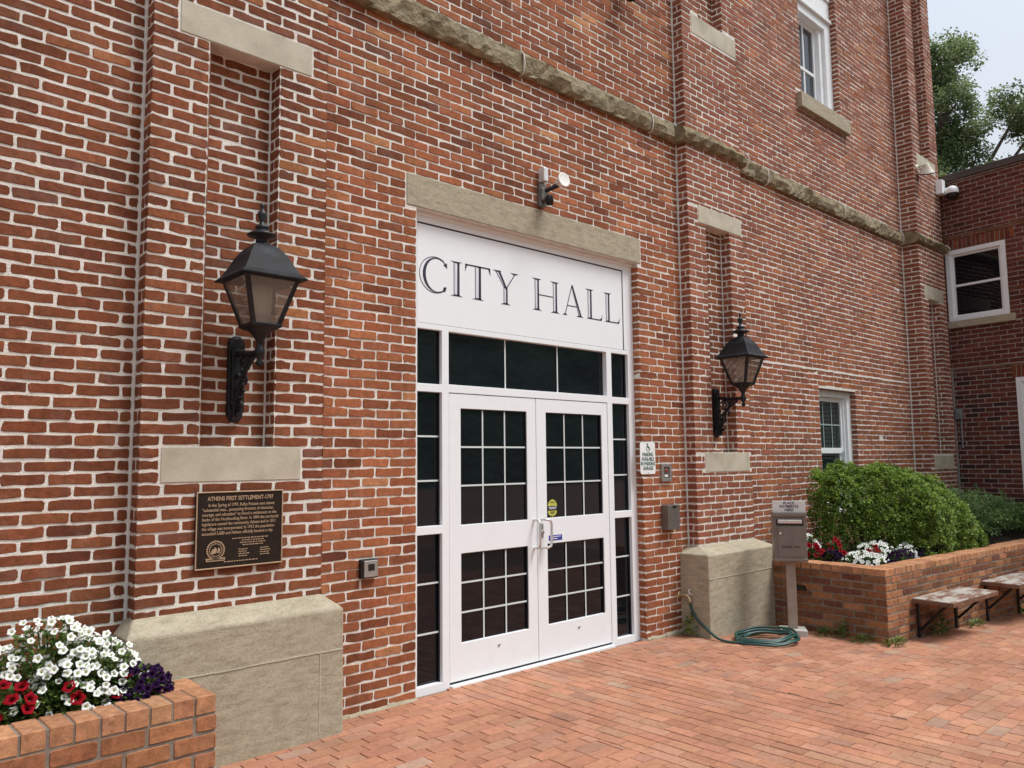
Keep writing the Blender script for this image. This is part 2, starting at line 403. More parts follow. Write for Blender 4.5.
# ------------------------------------------------------------------ camera
F = 790.0
Mr = ((0.73441717, -0.67861422, -0.01068484), (0.05776839, 0.07818924, -0.99526341), (0.67623534, 0.73032129, 0.09662597))
cam = bpy.data.cameras.new('camera'); cam.sensor_width = 36; cam.lens = F / 1024 * 36; cam.clip_end = 2000; cam.clip_start = .05
co = bpy.data.objects.new('camera', cam); col.objects.link(co)
rt, dn, fw = (Vector(r) for r in Mr)
mw = Matrix(((rt.x, -dn.x, -fw.x, 0), (rt.y, -dn.y, -fw.y, 0), (rt.z, -dn.z, -fw.z, 1.63), (0, 0, 0, 1)))
co.matrix_world = mw; sc.camera = co

# ------------------------------------------------------------------ light: bright overcast with a soft sun
SUN_EL, SUN_AZ = 60, 143      # azimuth measured from +y clockwise towards +x
w = bpy.data.worlds.new('World'); sc.world = w; w.use_nodes = True
nt = w.node_tree; bg = nt.nodes['Background']; bg.inputs['Strength'].default_value = .1
sky = nd(nt, 'ShaderNodeTexSky', sky_type='NISHITA'); sky.sun_disc = False; sky.sun_elevation = R(SUN_EL); sky.sun_rotation = R(SUN_AZ)
sky.air_density = 1.0; sky.dust_density = 4.0; sky.ozone_density = 1.0
tc = nd(nt, 'ShaderNodeTexCoord'); sx = nd(nt, 'ShaderNodeSeparateXYZ'); nt.links.new(tc.outputs['Generated'], sx.inputs[0])
cl = nd(nt, 'ShaderNodeTexNoise'); cl.inputs['Scale'].default_value = 2.2; cl.inputs['Detail'].default_value = 5
nt.links.new(tc.outputs['Generated'], cl.inputs['Vector'])
zr = ramp(nt, sx.outputs[2], [(0., (4.0, 4.15, 4.35)), (.5, (6.0, 6.5, 7.2)), (1., (9.6, 10.1, 10.9))])
cr = ramp(nt, cl.outputs['Fac'], [(.3, (.90, .92, .95)), (.7, (1.08, 1.07, 1.05))])
cloud = mixc(nt, zr.outputs[0], cr.outputs[0], 1.0, 'MULTIPLY')
nt.links.new(mixc(nt, sky.outputs[0], cloud, .82), bg.inputs['Color'])
sun = bpy.data.lights.new('sun', 'SUN'); sun.energy = 2.3; sun.angle = R(22); sun.color = (1, .982, .958)
so = bpy.data.objects.new('sun', sun); col.objects.link(so)
d = Vector((math.sin(R(SUN_AZ)) * math.cos(R(SUN_EL)), math.cos(R(SUN_AZ)) * math.cos(R(SUN_EL)), math.sin(R(SUN_EL))))
so.rotation_euler = d.to_track_quat('Z', 'Y').to_euler()
vs_ = sc.view_settings; vs_.view_transform = 'Standard'; vs_.look = 'None'; vs_.gamma = 1; vs_.use_curve_mapping = False; vs_.exposure = .52

# ------------------------------------------------------------------ ground
def gz(x): return -.036 * min(max(x - 5.7, 0), 9)
mb = MB(); xs = [-400, -60, -7, 5.7, 14.7, 60, 400]; ys = [-400, -60, -5, 14, 60, 400]
for i in range(len(xs) - 1):
    for j in range(len(ys) - 1):
        q = [(xs[i], ys[j]), (xs[i + 1], ys[j]), (xs[i + 1], ys[j + 1]), (xs[i], ys[j + 1])]
        mb.add([(x, y, gz(x) - .012) for x, y in q], [(0, 1, 2, 3)])
kind(mb.build('ground', 'ground'), 'structure')
mb = MB()
mb.add([(-6.5, -4.5, -.006), (5.7, -4.5, -.006), (5.7, 4.6, -.006), (-6.5, 4.6, -.006)], [(0, 1, 2, 3)], 1)
mb.add([(5.7, -4.5, -.006), (13.4, -4.5, gz(13.4) - .006), (13.4, 4.6, gz(13.4) - .006), (5.7, 4.6, -.006)], [(0, 1, 2, 3)], 1)
def paver(x0, x1, y0, y1):
    j = .0017; x0 += j; x1 -= j; y0 += j; y1 -= j; i = .003
    h = random.gauss(.0, .0006); tx, ty = random.gauss(0, .0006), random.gauss(0, .0006)
    e = lambda: random.gauss(0, .0004)
    q = [(x0 + e(), y0 + e()), (x1 + e(), y0 + e()), (x1 + e(), y1 + e()), (x0 + e(), y1 + e())]
    cx, cy = (x0 + x1) / 2, (y0 + y1) / 2
    vs = [(x, y, gz(x) - .007) for x, y in q]
    for x, y in q:
        xi = x + (i if x < cx else -i); yi = y + (i if y < cy else -i)
        vs.append((xi, yi, gz(xi) + h + tx * (1 if x > cx else -1) + ty * (1 if y > cy else -1)))
    mb.add(vs, [(k, (k + 1) % 4, 4 + (k + 1) % 4, 4 + k) for k in range(4)] + [(4, 5, 6, 7)], 0, pick(PAL_PAVE))
LP, WP = .2015, .1005
def rows_x(xa, xb, ya, yb):
    k = 0; y = yb
    while y > ya:
        off = (LP * .5 if k % 2 else 0) + random.gauss(0, .022); x = xa - off
        while x < xb:
            a, b = max(x, xa), min(x + LP, xb)
            if b - a > .03: paver(a, b, y - WP, y)
            x += LP
        y -= WP; k += 1
def rows_y(xa, xb, ya, yb):
    n = round((xb - xa) / WP); wd = (xb - xa) / n
    for k in range(n):
        off = (LP * .5 if k % 2 else 0) + random.gauss(0, .022); y = yb + off
        while y > ya:
            a, b = max(y - LP, ya), min(y, yb)
            if b - a > .03: paver(xa + k * wd, xa + (k + 1) * wd, a, b)
            y -= LP
rows_x(-2.2, 3.63, -.8, 4.6); rows_y(3.63, 5.23, -.8, 4.66); rows_x(5.23, 13.35, -.6, 4.6)
kind(mb.build('brick_pavement', ['paver', 'joint_sand']), 'structure')
# hillside across the street that the door glass mirrors
mb = MB(); nx, ny = 60, 10
for i in range(nx + 1):
    a = -70 + 150 * i / nx
    for j in range(ny + 1):
        t = j / ny
        mb.v.append((a, -34 - 40 * t + random.uniform(-1, 1), -.5 + 27 * (math.sin(t * math.pi / 2)) + (random.uniform(-1.2, 1.2) + 2.0 * math.sin(a * .19)) * (t > 0)))
for i in range(nx):
    for j in range(ny):
        q = i * (ny + 1) + j; mb.f.append((q, q + 1, q + ny + 2, q + ny + 1)); mb.m.append(0); mb.smooth.append(True); mb.c.append((.5, .5, .5))
M['hill'] = mat_noise('wooded hillside', (.02, .055, .038), (.11, .19, .13), .16, .9, 1., .9, 1.2, c3=(.26, .36, .27))
kind(mb.build('hill', 'hill'), 'structure')

# ------------------------------------------------------------------ CITY HALL building
hall = thing('brick_hall', 'large red brick hall with white lettered double door entrance and stone trimmed pilasters', 'building', (0, YW, 0))
WTOP = 9.9
DX0, DX1, DZ = 3.31, 5.875, 3.478
UWX0, UWX1, UWZ0, UWZ1 = 9.35, 10.43, 6.25, 8.35
LWX0, LWX1, LWZ0, LWZ1 = 9.42, 10.45, .95, 2.49
P = {'A': (1.415, 2.505, YP), 'B': (6.564, 7.59, YP), 'C': (12.33, 13.37, YC)}
wm = MB()
def wall_box(x0, x1, z0, z1, y0=YW, y1=5.1): wm.box(x0, x1, y0, y1, z0, z1, 1)
wall_box(-7, DX0, 0, WTOP); wall_box(DX0, DX1, DZ, WTOP); wall_box(DX1, LWX0 - .07, -.4, WTOP)
wall_box(LWX0 - .07, LWX0, -.4, WTOP) if False else None
wall_box(LWX0 - .07, LWX1, -.4, LWZ0); wall_box(LWX0 - .07, LWX0, LWZ0, LWZ1); wall_box(LWX0 - .07, LWX1, LWZ1, UWZ0)
wall_box(LWX0 - .07, UWX1, UWZ1, WTOP)
wall_box(LWX1, 13.36, -.5, WTOP) if UWX1 <= LWX1 else None
wm.box(-7, 13.36, 5.1, 15, -.5, WTOP, 1)
wm.box(UWX1, LWX1, YW + .001, 5.1, UWZ0, UWZ1, 1)
holes = [(DX0, DX1, -1, DZ), (3.215, 5.927, DZ, 3.725), (UWX0, UWX1, UWZ0, UWZ1), (9.215, 10.60, 6.045, UWZ0), (LWX0, LWX1, LWZ0, LWZ1)]
for a, b, _ in P.values(): holes.append((a - .012, b, -1, 20))
def pal_wall(x, z):
    if x < 1.5: return PAL_RED
    if x < 6.6: return PAL_WARM if random.random() < (.88 if z < 3.7 else .6) else PAL_RED
    return PAL_MID if random.random() < .72 else PAL_WARM
brick_face(wm, (0, YW, 0), X, -Y, -2.2, 13.3, 0, WTOP, holes=holes, pal=pal_wall, phase=.03, fine_to=5.6, thin=2.5)
# returns of the door and window openings
brick_face(wm, (DX1, YW, 0), Y, -X, 0, .11, 0, DZ, pal=PAL_WARM, phase=.0, ext0=True)
brick_face(wm, (UWX1, YW, 0), Y, -X, 0, .16, UWZ0, UWZ1, pal=PAL_MID, ext0=True, fine_to=3)
brick_face(wm, (LWX1, YW, 0), Y, -X, 0, .12, LWZ0, LWZ1, pal=PAL_MID, ext0=True)
# pale repointed course between the middle and corner pilasters
zs_ = 2.716
for i in range(44):
    a = 7.75 + i * .104; zs_ += random.uniform(-.003, .003) + (2.716 - zs_) * .3
    wm.box(a, a + .105, YW - .0065, YW, zs_ - random.uniform(.009, .016), zs_ + random.uniform(.010, .017), 1)
wm.build('brick_wall', ['brick', 'mortar'], hall)
# mortar fillet at the foot of the wall
for a_, l_ in ((2.6, .71), (5.88, .54)):
    mb = MB(); n = 12
    for i in range(n):
        h = random.uniform(.012, .028); dd_ = random.uniform(.012, .026)
        mb.prism([(YW, 0 - .02), (YW - dd_, 0 - .02), (YW - dd_, .002), (YW - .005, h), (YW, h)], lambda u, v, w_: (a_ + l_ * i / n + w_, u, v), l_ / n + .002)
    mb.build('mortar_fillet', 'stone_grey', hall, .003)
# pilasters
def pilaster(x0, x1, y, sx0, sx1, sl0, sl1, lintel, sill, upper, pal, base, sillx, lintx, usillx):
    m_ = MB(); zt = WTOP - .1
    for a, b, z0, z1 in ((x0, sx0, base, zt), (sx1, x1, base, zt), (sx0, sx1, base, sl0), (sx0, sx1, sl1, upper), (sx0, sx1, upper + 3.3, zt)):
        m_.box(a, b, y, YW + .02, z0, z1, 1)
    hs = [(sx0, sx1, sl0, sl1), (sillx[0], sillx[1], sill[0], sill[1]), (lintx[0], lintx[1], lintel[0], lintel[1]), (sx0, sx1, upper, upper + 3.3), (usillx[0], usillx[1], upper - .215, upper)]
    brick_face(m_, (x0, y, 0), X, -Y, 0, x1 - x0, base, zt, pal=pal, phase=.112, ext0=True, ext1=True, holes=[(a - x0, b - x0, c, d) for a, b, c, d in hs], fine_to=5.6, jv=.008, mj=.017 if x0 < 3 else .012)
    brick_face(m_, (x0, YW, 0), -Y, -X, .008, YW - y, base, zt, pal=pal, phase=YW - y - .11 if YW - y > .2 else .5, ext1=True, fine_to=5.6)
    brick_face(m_, (x1, y, 0), Y, X, 0, YW - y, base, zt, pal=pal, phase=.11, ext0=True, fine_to=1)
    dp = .118
    for (z0, z1) in ((sl0, sl1), (upper, upper + 3.3)):
        brick_face(m_, (sx0, y + dp - .003, 0), X, -Y, 0, sx1 - sx0, z0, z1, pal=PAL_RED, phase=.02)
        m_.box(sx0, sx1, y + dp, y + dp + .01, z0, z1, 1)
        brick_face(m_, (sx1, y + dp, 0), -Y, -X, 0, dp, z0, z1, pal=pal, phase=.5, ext1=True)
        brick_face(m_, (sx0, y, 0), Y, X, 0, dp, z0, z1, pal=pal, phase=.5, ext0=True, fine_to=1)
    p = m_.build('pilaster', ['brick', 'mortar'], hall)
    s = MB(); s.box(lintx[0] + .006, lintx[1] - .006, y - .005, y + .115, lintel[0] + .003, lintel[1] - .003); s.build('niche_lintel', 'stone', p, .004)
    s = MB(); s.box(sillx[0] + .006, sillx[1] - .006, y - .005, y + .115, sill[0] + .003, sill[1] - .002); s.build('niche_sill', 'stone', p, .004)
    s = MB(); s.box(usillx[0] + .006, usillx[1] - .006, y - .005, y + .115, upper - .212, upper - .002); s.build('niche_sill', 'stone', p, .004)
    c = MB(); c.box(x0 - .017, x0 - .001, YW - .014, YW + .01, base, zt - .05); c.box(sx1 - .014, sx1 - .001, y + dp - .016, y + dp, sl0, sl1)
    c.build('caulk_joint', 'caulk', p, .003)
    return p
pilaster(1.415, 2.505, YP, 1.735, 2.175, 1.727, 4.117, (4.117, 4.316), (1.527, 1.727), 6.25, PAL_RED, .70, (1.52, 2.36), (1.553, 2.40), (1.55, 2.40))
pilaster(6.564, 7.59, YP, 6.873, 7.325, 1.69, 4.03, (4.03, 4.214), (1.4945, 1.69), 6.275, PAL_MID, .70, (6.72, 7.55), (6.741, 7.565), (6.727, 7.595))
pilaster(12.33, 13.37, YC, 12.63, 13.06, 1.64, 4.0, (4.0, 4.20), (1.44, 1.64), 6.25, PAL_MID, -.5, (12.46, 13.27), (12.48, 13.25), (12.48, 13.25))
# stone plinths
def plinth(x0, x1, y0, px0, px1, py, ztop, zback, gx):
    m_ = MB(); rings = [[(x0, y0, -.03), (x1, y0, -.03), (x1, YW + .02, -.03), (x0, YW + .02, -.03)],
                        [(x0 + .004, y0 + .003, ztop), (x1 - .004, y0 + .003, ztop), (x1 - .004, YW + .02, ztop), (x0 + .004, YW + .02, ztop)],
                        [(px0 - .004, py - .004, zback), (px1 + .004, py - .004, zback), (px1 + .004, YW + .02, zback), (px0 - .004, YW + .02, zback)]]
    # subdivide the faces a little so the edges wander
    rings[0] = [(a, b, c - .1) for a, b, c in rings[0]]; vs = [p for r in rings for p in r]
    m_.add(vs, [(a + i, a + (i + 1) % 4, a + 4 + (i + 1) % 4, a + 4 + i) for a in (0, 4) for i in range(4)] + [(8, 9, 10, 11)])
    o = m_.build('plinth', 'stone_grey', hall, .012)
    j = MB(); n = 14
    for i in range(n):
        a = x0 + .01 + (x1 - x0 - .02) * i / n; b = x0 + .01 + (x1 - x0 - .02) * (i + 1) / n; dz = random.uniform(-.002, .002)
        j.box(a, b + .001, y0 - .0015, y0 + .004, gx[0] + dz, gx[0] + .006 + dz + random.uniform(0, .003))
    if gx[1]: j.box(gx[1], gx[1] + .007, y0 - .0014, y0 + .004, .03, gx[0])
    j.build('stone_joint', 'stone', o); return o
plinth(1.347, 2.607, 4.35, 1.415, 2.505, YP, .742, .825, (.497, 2.44))
plinth(6.41, 7.66, 4.26, 6.564, 7.59, YP, .728, .79, (.505, None))
# belt course of quarry-faced stones
def rough_stone(x0, x1, y0, y1, z0, z1):
    m_ = MB(); n = max(3, int((x1 - x0) / .06)); prof = [(1, 0), (.30, .02), (0.02, .18), (-.1, .5), (.06, .82), (.42, .98), (1, 1)]
    k = len(prof)
    for i in range(n + 1):
        x = x0 + (x1 - x0) * i / n
        for j, (py, pz) in enumerate(prof):
            e = .016 if 0 < j < k - 1 else .003
            end = .5 if i in (0, n) else 1
            m_.v.append((x + random.uniform(-.008, .008) * (end == 1), y0 + (y1 - y0) * py + random.gauss(0, e * .55) * end + .012 * math.sin(x * 5.3 + j * 1.3) * (0 < j < k - 1) + (0 if end == 1 else .006), z0 + (z1 - z0) * pz + random.gauss(0, .004) * end))
    for i in range(n):
        for j in range(k - 1):
            a = i * k + j; m_.f.append((a, a + k, a + k + 1, a + 1)); m_.m.append(0); m_.smooth.append(False); m_.c.append((.5,) * 3)
    m_.add(m_.v[:k], [tuple(range(k))]); m_.add(m_.v[n * k:n * k + k], [tuple(range(k))[::-1]])
    m_.build('belt_stone', 'rough_stone', hall)
    g = MB(); pts = [(x1, y0 + (y1 - y0) * a - .009, z0 + (z1 - z0) * b) for a, b in prof]; g.tube(pts, .006, 6); g.build('mortar_joint', 'mortar', hall)
def belt(xs_, y0, z0, z1):
    for a, b in zip(xs_[:-1], xs_[1:]): rough_stone(a, b, y0, YW + .01, z0, z1)
belt([-2.2, -.4, 1.385], YW - .055, 4.83, 5.03); belt([1.37, 2.55], YP - .055, 4.84, 5.03); belt([2.55, 4.36, 6.1, 6.50], YW - .055, 4.825, 5.03)
belt([6.49, 7.66], YP - .055, 4.82, 5.00); belt([7.66, 8.3, 10.3, 12.25], YW - .055, 4.81, 5.01); belt([12.25, 13.43], YC - .055, 4.80, 4.99)
# lintel over the entrance
s = MB(); s.box(3.222, 5.92, YW - .006, YW + .2, DZ + .004, 3.722); s.build('door_lintel', 'stone_grey', hall, .006)

# ---------------- entrance screen
FY = 4.65
fr = MB(); SL = ((3.37, 3.595), (5.548, 5.785)); HS = []
for a, b in SL: HS += [(a, b, .05, 1.105), (a, b, 1.165, 2.14), (a, b, 2.20, 2.605)]
HS += [(3.66, 5.478, -.012, 2.143), (3.66, 5.478, 2.205, 2.605), (3.37, 5.785, 2.645, 3.405)]
framed(fr, DX0, DX1 - .003, -.012, 3.47, FY, FY + .09, HS)
frame = fr.build('door_frame', 'white', hall, .003)
m_ = MB(); m_.box(3.662, 5.476, FY - .035, FY + .07, -.03, .014); m_.build('threshold', 'white', frame, .004)
# cornice strip between lintel and frame
s = MB(); s.box(DX0, DX1 - .003, FY - .018, FY + .08, 3.455, DZ); s.build('head_trim', 'white', frame, .003)
bk = MB(); bk.box(DX0, DX1, FY + .12, FY + .45, -.1, DZ); bk.build('door_backing', 'gap', hall)
# side panes and fanlight panes
def pane(x0, x1, z0, z1, nv, nh, parent, y=FY + .045, name='pane', gm='glass', mm='muntin', w=.013, tilt=0.0, wv=None):
    a_, b_ = random.uniform(-.0022, .0022), random.uniform(-.003, .003)
    g = MB(); g.add([(x0, y + a_, z0), (x1, y - a_, z0), (x1, y - a_ + b_, z1), (x0, y + a_ + b_, z1)], [(0, 1, 2, 3)]); g.box(x0, x1, y + .012, y + .016, z0, z1)
    po = g.build(name, gm, parent)
    t = w / 2
    for i in range(1, nv):
        b = MB(); x = x0 + (x1 - x0) * i / nv; b.box(x - t, x + t, y - .0085, y - .0055, z0, z1); b.build('muntin', mm, parent)
    for i in range(1, nh):
        b = MB(); z = z0 + (z1 - z0) * i / nh; b.box(x0, x1, y - .009, y - .0055, z - t, z + t); b.build('muntin', mm, parent)
    return po
for a, b in ((3.37, 3.595), (5.548, 5.785)):
    pane(a, b, .05, 1.105, 1, 3, frame); pane(a, b, 1.165, 2.14, 1, 3, frame); pane(a, b, 2.20, 2.605, 1, 1, frame)
pane(3.66, 5.478, 2.205, 2.605, 3, 1, frame)
# gaskets round the panes, seen as a fine dark line
for a, b in ((3.37, 3.595), (5.548, 5.785)):
    for c, d_ in ((.05, 1.105), (1.165, 2.14), (2.20, 2.605)):
        gk = MB(); gk.box(b - .008, b, FY + .03, FY + .043, c, d_); gk.box(a, b - .008, FY + .03, FY + .043, d_ - .007, d_); gk.build('gasket', 'gap', frame)
# sign board
sp = MB(); sp.box(3.372, 5.725, FY + .002, FY + .05, 2.648, 3.392); sb = sp.build('sign_panel', 'white_panel', hall, .002)
g = MB(); g.box(3.372, 5.74, FY + .004, FY + .03, 3.393, 3.404); g.box(5.726, 5.738, FY + .004, FY + .03, 2.648, 3.393); g.build('shadow_gap', 'gap', sb)
fb = MB(); fb.box(5.739, 5.784, FY + .0005, FY + .05, 2.648, 3.404); fb.build('sign_jamb', 'white', sb, .002)
# lettering CITY HALL
class _L: pass
LL = _L(); LL.m = MB(); BASE, CAP = 2.888, 3.157; LY = FY + .002
lf = lambda u, v, w_: (u, LY - w_, v)
def poly(pts, mi=0, d=.0022): LL.m.prism(pts, lf, d, mi)
def stroke(x0, z0, x1, z1, w_, mi=0, d=.0022):
    dx, dz = x1 - x0, z1 - z0; l = math.hypot(dx, dz); nx_, nz_ = -dz / l * w_ / 2, dx / l * w_ / 2
    poly([(x0 + nx_, z0 + nz_), (x1 + nx_, z1 + nz_), (x1 - nx_, z1 - nz_), (x0 - nx_, z0 - nz_)], mi, d)
def serif(x0, x1, z, up):
    s_ = 1 if up else -1; m_ = (x0 + x1) / 2; w_ = x1 - x0
    poly([(x0, z), (x1, z), (x1 - w_ * .22, z + s_ * .006), (m_ + w_ * .22, z + s_ * .012), (m_ - w_ * .22, z + s_ * .012), (x0 + w_ * .22, z + s_ * .006)])
def stem(xl, xr, z0=BASE, z1=CAP, s0=None, s1=None):
    wd = xr - xl
    poly([(xl, z0), (xl + .0045, z0), (xl + .0045, z1), (xl, z1)])
    poly([(xl + .0055, z0 + .003), (xl + wd * .52, z0 + .003), (xl + wd * .40, z1 - .003), (xl + .0055, z1 - .003)], 1, .0012)
    poly([(xr - wd * .40, z0), (xr, z0), (xr, z1), (xr - wd * .36, z1)])
    a = .030
    serif((s0 or (xl - a, xr + a))[0], (s0 or (xl - a, xr + a))[1], z0, True)
    serif((s1 or (xl - a, xr + a))[0], (s1 or (xl - a, xr + a))[1], z1, False)
def arc(cx, cz, rx, rz, a0, a1, wf, n=34):
    o_, i_ = [], []
    for k in range(n + 1):
        a = R(a0 + (a1 - a0) * k / n); t = wf(a)
        o_.append((cx + rx * math.cos(a), cz + rz * math.sin(a))); i_.append((cx + (rx - t) * math.cos(a), cz + (rz - t) * math.sin(a)))
    for k in range(n): poly([o_[k], o_[k + 1], i_[k + 1], i_[k]])
def done(): LL.m.build('letter', ['ink', 'ink_grey'], sb); LL.m = MB()
cxC, czC = 3.535, (BASE + CAP) / 2
arc(cxC, czC, .147, .139, 55, 305, lambda a: .0045)
arc(cxC + .012, czC, .127, .132, 42, 318, lambda a: .006 + .020 * max(0, -math.cos(a)) ** 1.5)
poly([(3.612, 3.110), (3.648, 3.088), (3.644, 3.128), (3.628, 3.120)]); poly([(3.610, 2.935), (3.640, 2.945), (3.630, 2.905), (3.615, 2.905)])
done(); stem(3.712, 3.768); done()
# T
stem(3.925, 3.985, s1=(3.93, 3.98)); poly([(3.826, 3.157), (4.082, 3.157), (4.082, 3.147), (3.826, 3.147)])
poly([(3.826, 3.157), (3.846, 3.148), (3.824, 3.098)]); poly([(4.082, 3.157), (4.062, 3.148), (4.084, 3.098)])
done()
# Y
stroke(4.142, CAP - .004, 4.235, 3.022, .0045); stroke(4.178, CAP - .004, 4.254, 3.018, .020); stroke(4.150, CAP - .01, 4.232, 3.04, .010, 1, .0012)
stroke(4.355, CAP - .004, 4.254, 3.018, .0075); stem(4.226, 4.268, BASE, 3.03, s1=(4.24, 4.25)); serif(4.114, 4.207, CAP, False); serif(4.305, 4.392, CAP, False)
done()
# H
stem(4.580, 4.628); stem(4.798, 4.846); stroke(4.628, 3.022, 4.80, 3.022, .0075)
done()
# A
stroke(5.036, CAP, 4.944, BASE, .0075); stroke(5.032, CAP, 5.126, BASE, .0045); stroke(5.038, CAP + .004, 5.150, BASE, .017); stroke(5.044, 3.10, 5.128, BASE + .01, .008, 1, .0012)
stroke(4.975, 2.974, 5.095, 2.974, .0075); serif(4.914, 4.974, BASE, True); serif(5.088, 5.182, BASE, True)
done()
# L L
for x in (0, .2465):
    stem(5.243 + x, 5.294 + x, s0=(5.226 + x, 5.31 + x)); poly([(5.28 + x, BASE), (5.425 + x, BASE), (5.425 + x, BASE + .009), (5.28 + x, BASE + .009)])
    poly([(5.395 + x, BASE + .006), (5.428 + x, BASE), (5.440 + x, BASE + .058), (5.424 + x, BASE + .022)]); done()

# doors
def leaf(x0, x1, gx0, gx1, hinge_left):
    m_ = MB(); y0, y1 = FY + .004, FY + .048
    framed(m_, x0, x1, .030, 2.138, y0, y1, [(gx0, gx1, .295, .945), (gx0, gx1, 1.155, 2.028)])
    dr = m_.build('door', 'white', hall, .003)
    pane(gx0, gx1, .295, .945, 3, 3, dr, FY + .028); pane(gx0, gx1, 1.155, 2.028, 3, 3, dr, FY + .028)
    for a, b in ((.295, .945), (1.155, 2.028)):
        g_ = MB(); g_.box(gx1 - .007, gx1, FY + .012, FY + .026, a, b); g_.box(gx0, gx1 - .007, FY + .012, FY + .026, b - .007, b); g_.build('gasket', 'gap', dr)
    sw = MB(); sw.box(x0 + .002, x1 - .002, y0 + .006, y1, .0145, .0295); sw.box(x0 + .004, x1 - .004, FY + .05, FY + .06, .018, 2.138); sw.build('door_sweep', 'gap', dr)
    v = MB(); v.lathe([(.0, 0), (.012, 0), (.013, .004), (.008, .006)], (x0 + (x1 - x0) * .53, y0, .225), 12, mat=Matrix.Rotation(R(90), 3, 'X')); v.build('floor_bolt', 'steel', dr)
    return dr
dl = leaf(3.664, 4.570, 3.776, 4.468, True); dr_ = leaf(4.576, 5.474, 4.690, 5.396, False)
def pull(x, out):
    m_ = MB(); y = FY + .004; xo = x; zs = (.945, 1.165); w_ = .0
    pts = []
    for a in range(7): t = R(90 * a / 6); pts.append((xo, y - .075 + .03 - .03 * math.sin(t), zs[1] - .0 + .0 - .03 * (1 - 1) + 0))
    p = [(x, y, zs[1]), (x, y - .04, zs[1]), (x, y - .062, zs[1] - .008), (x, y - .07, zs[1] - .03), (x, y - .07, zs[0] + .03), (x, y - .062, zs[0] + .008), (x, y - .04, zs[0]), (x, y, zs[0])]
    m_.tube(p, .011, 10); return m_
pm = MB(); y = FY + .004
def loop(x0, x1, z0, z1, y_):
    r = .03; pts = []
    for cx, cz, a0 in ((x1 - r, z1 - r, 0), (x0 + r, z1 - r, 90), (x0 + r, z0 + r, 180), (x1 - r, z0 + r, 270)):
        for k in range(6): a = R(a0 + 18 * k); pts.append((cx + r * math.cos(a), y_, cz + r * math.sin(a)))
    return pts
pm = MB(); pm.tube(loop(4.512, 4.728, .92, 1.165, y - .055), .0115, 10, closed=True)
for z in (.96, 1.125): pm.tube([(4.63, y - .0, z), (4.63, y - .05, z)], .006, 8); 
pm = MB(); p_ = [(4.535, y, 1.150), (4.535, y - .05, 1.150), (4.535, y - .066, 1.138), (4.535, y - .07, 1.12), (4.535, y - .07, .955), (4.535, y - .066, .937), (4.535, y - .05, .925), (4.535, y, .925)]
pm.tube(p_, .0105, 10); pm.build('pull_handle', 'chrome', dl)
pm = MB(); ph = [(4.615, y, 1.150), (4.62, y - .045, 1.150), (4.635, y - .066, 1.146), (4.66, y - .07, 1.135), (4.668, y - .07, 1.11), (4.668, y - .07, .96), (4.66, y - .07, .935), (4.635, y - .066, .925), (4.62, y - .045, .922), (4.615, y, .922)]
pm.tube(ph, .0105, 10); pm.build('pull_handle', 'chrome', dr_)
lk = MB(); lk.box(4.604, 4.640, y - .006, y, 1.00, 1.115); lk.lathe([(.0, .0), (.016, .0), (.017, .012), (.010, .016)], (4.622, y - .006, 1.045), 14, mat=Matrix.Rotation(R(90), 3, 'X')); lk.build('door_lock', 'steel', dr_, .002)
# stickers
st = MB(); n = 24; ring = [(4.775 + .058 * math.cos(2 * math.pi * i / n), 1.232 + .072 * math.sin(2 * math.pi * i / n)) for i in range(n)]
gy = FY + .0265
st.prism(ring, lambda u, v, w_: (u, gy - w_, v), .001); st.box(4.712, 4.838, gy - .0022, gy, 1.212, 1.25, 1)
for i, (a, b, z) in enumerate([(4.728, 4.822, 1.236), (4.735, 4.815, 1.224)]): st.box(a, b, gy - .003, gy, z, z + .006, 2)
for a, b, z in [(4.748, 4.802, 1.278), (4.742, 4.808, 1.1652), (4.752, 4.798, 1.188), (4.746, 4.804, 1.198)]: st.box(a, b, gy - .0022, gy, z, z + .005, 1)
st.build('sticker', ['sticker_green', 'black', 'ink_grey'], dr_)
st = MB(); st.box(4.705, 4.862, FY + .0022, FY + .004, .968, 1.012); st.box(4.745, 4.845, FY + .0012, FY + .0022, .996, 1.003, 1); st.box(4.75, 4.805, FY + .0012, FY + .0022, .979, .986, 1)
st.build('sticker', ['sticker_blue', 'ink_grey'], dr_)

# ---------------- windows of the hall
def win_parent(name): return name
uw = MB(); y0 = YW + .075
framed(uw, UWX0, UWX1 - .004, UWZ0, UWZ1, y0, y0 + .2, [(9.43, 10.25, 6.31, 7.50)])
uw.box(10.16, 10.25, y0 + .045, y0 + .2, 6.31, 7.5); uw.box(9.43, 9.50, y0 + .045, y0 + .2, 6.31, 7.5)
uw.box(9.36, 10.42, y0 - .035, y0, 7.62, 7.66); uw.box(9.36, 10.42, y0 - .02, y0, 7.95, 8.0)
wo = uw.build('window', 'white_old', hall, .004)
s = MB(); yy = y0 + .10
for a, b, c, d_ in ((9.50, 9.55, 6.31, 7.5), (10.10, 10.16, 6.31, 7.5), (9.55, 10.10, 6.31, 6.37), (9.55, 10.10, 7.44, 7.5), (9.55, 10.10, 6.80, 6.84)): s.box(a, b, yy, yy + .05, c, d_)
s.box(9.812, 9.842, yy + .005, yy + .04, 6.37, 6.80); s.box(9.812, 9.842, yy + .005, yy + .04, 6.84, 7.44); s.build('sash', 'white_old', wo, .003)
g = MB(); g.box(9.55, 10.10, yy + .02, yy + .026, 6.37, 7.44); g.build('pane', 'glass_window', wo)
g = MB(); n = 40
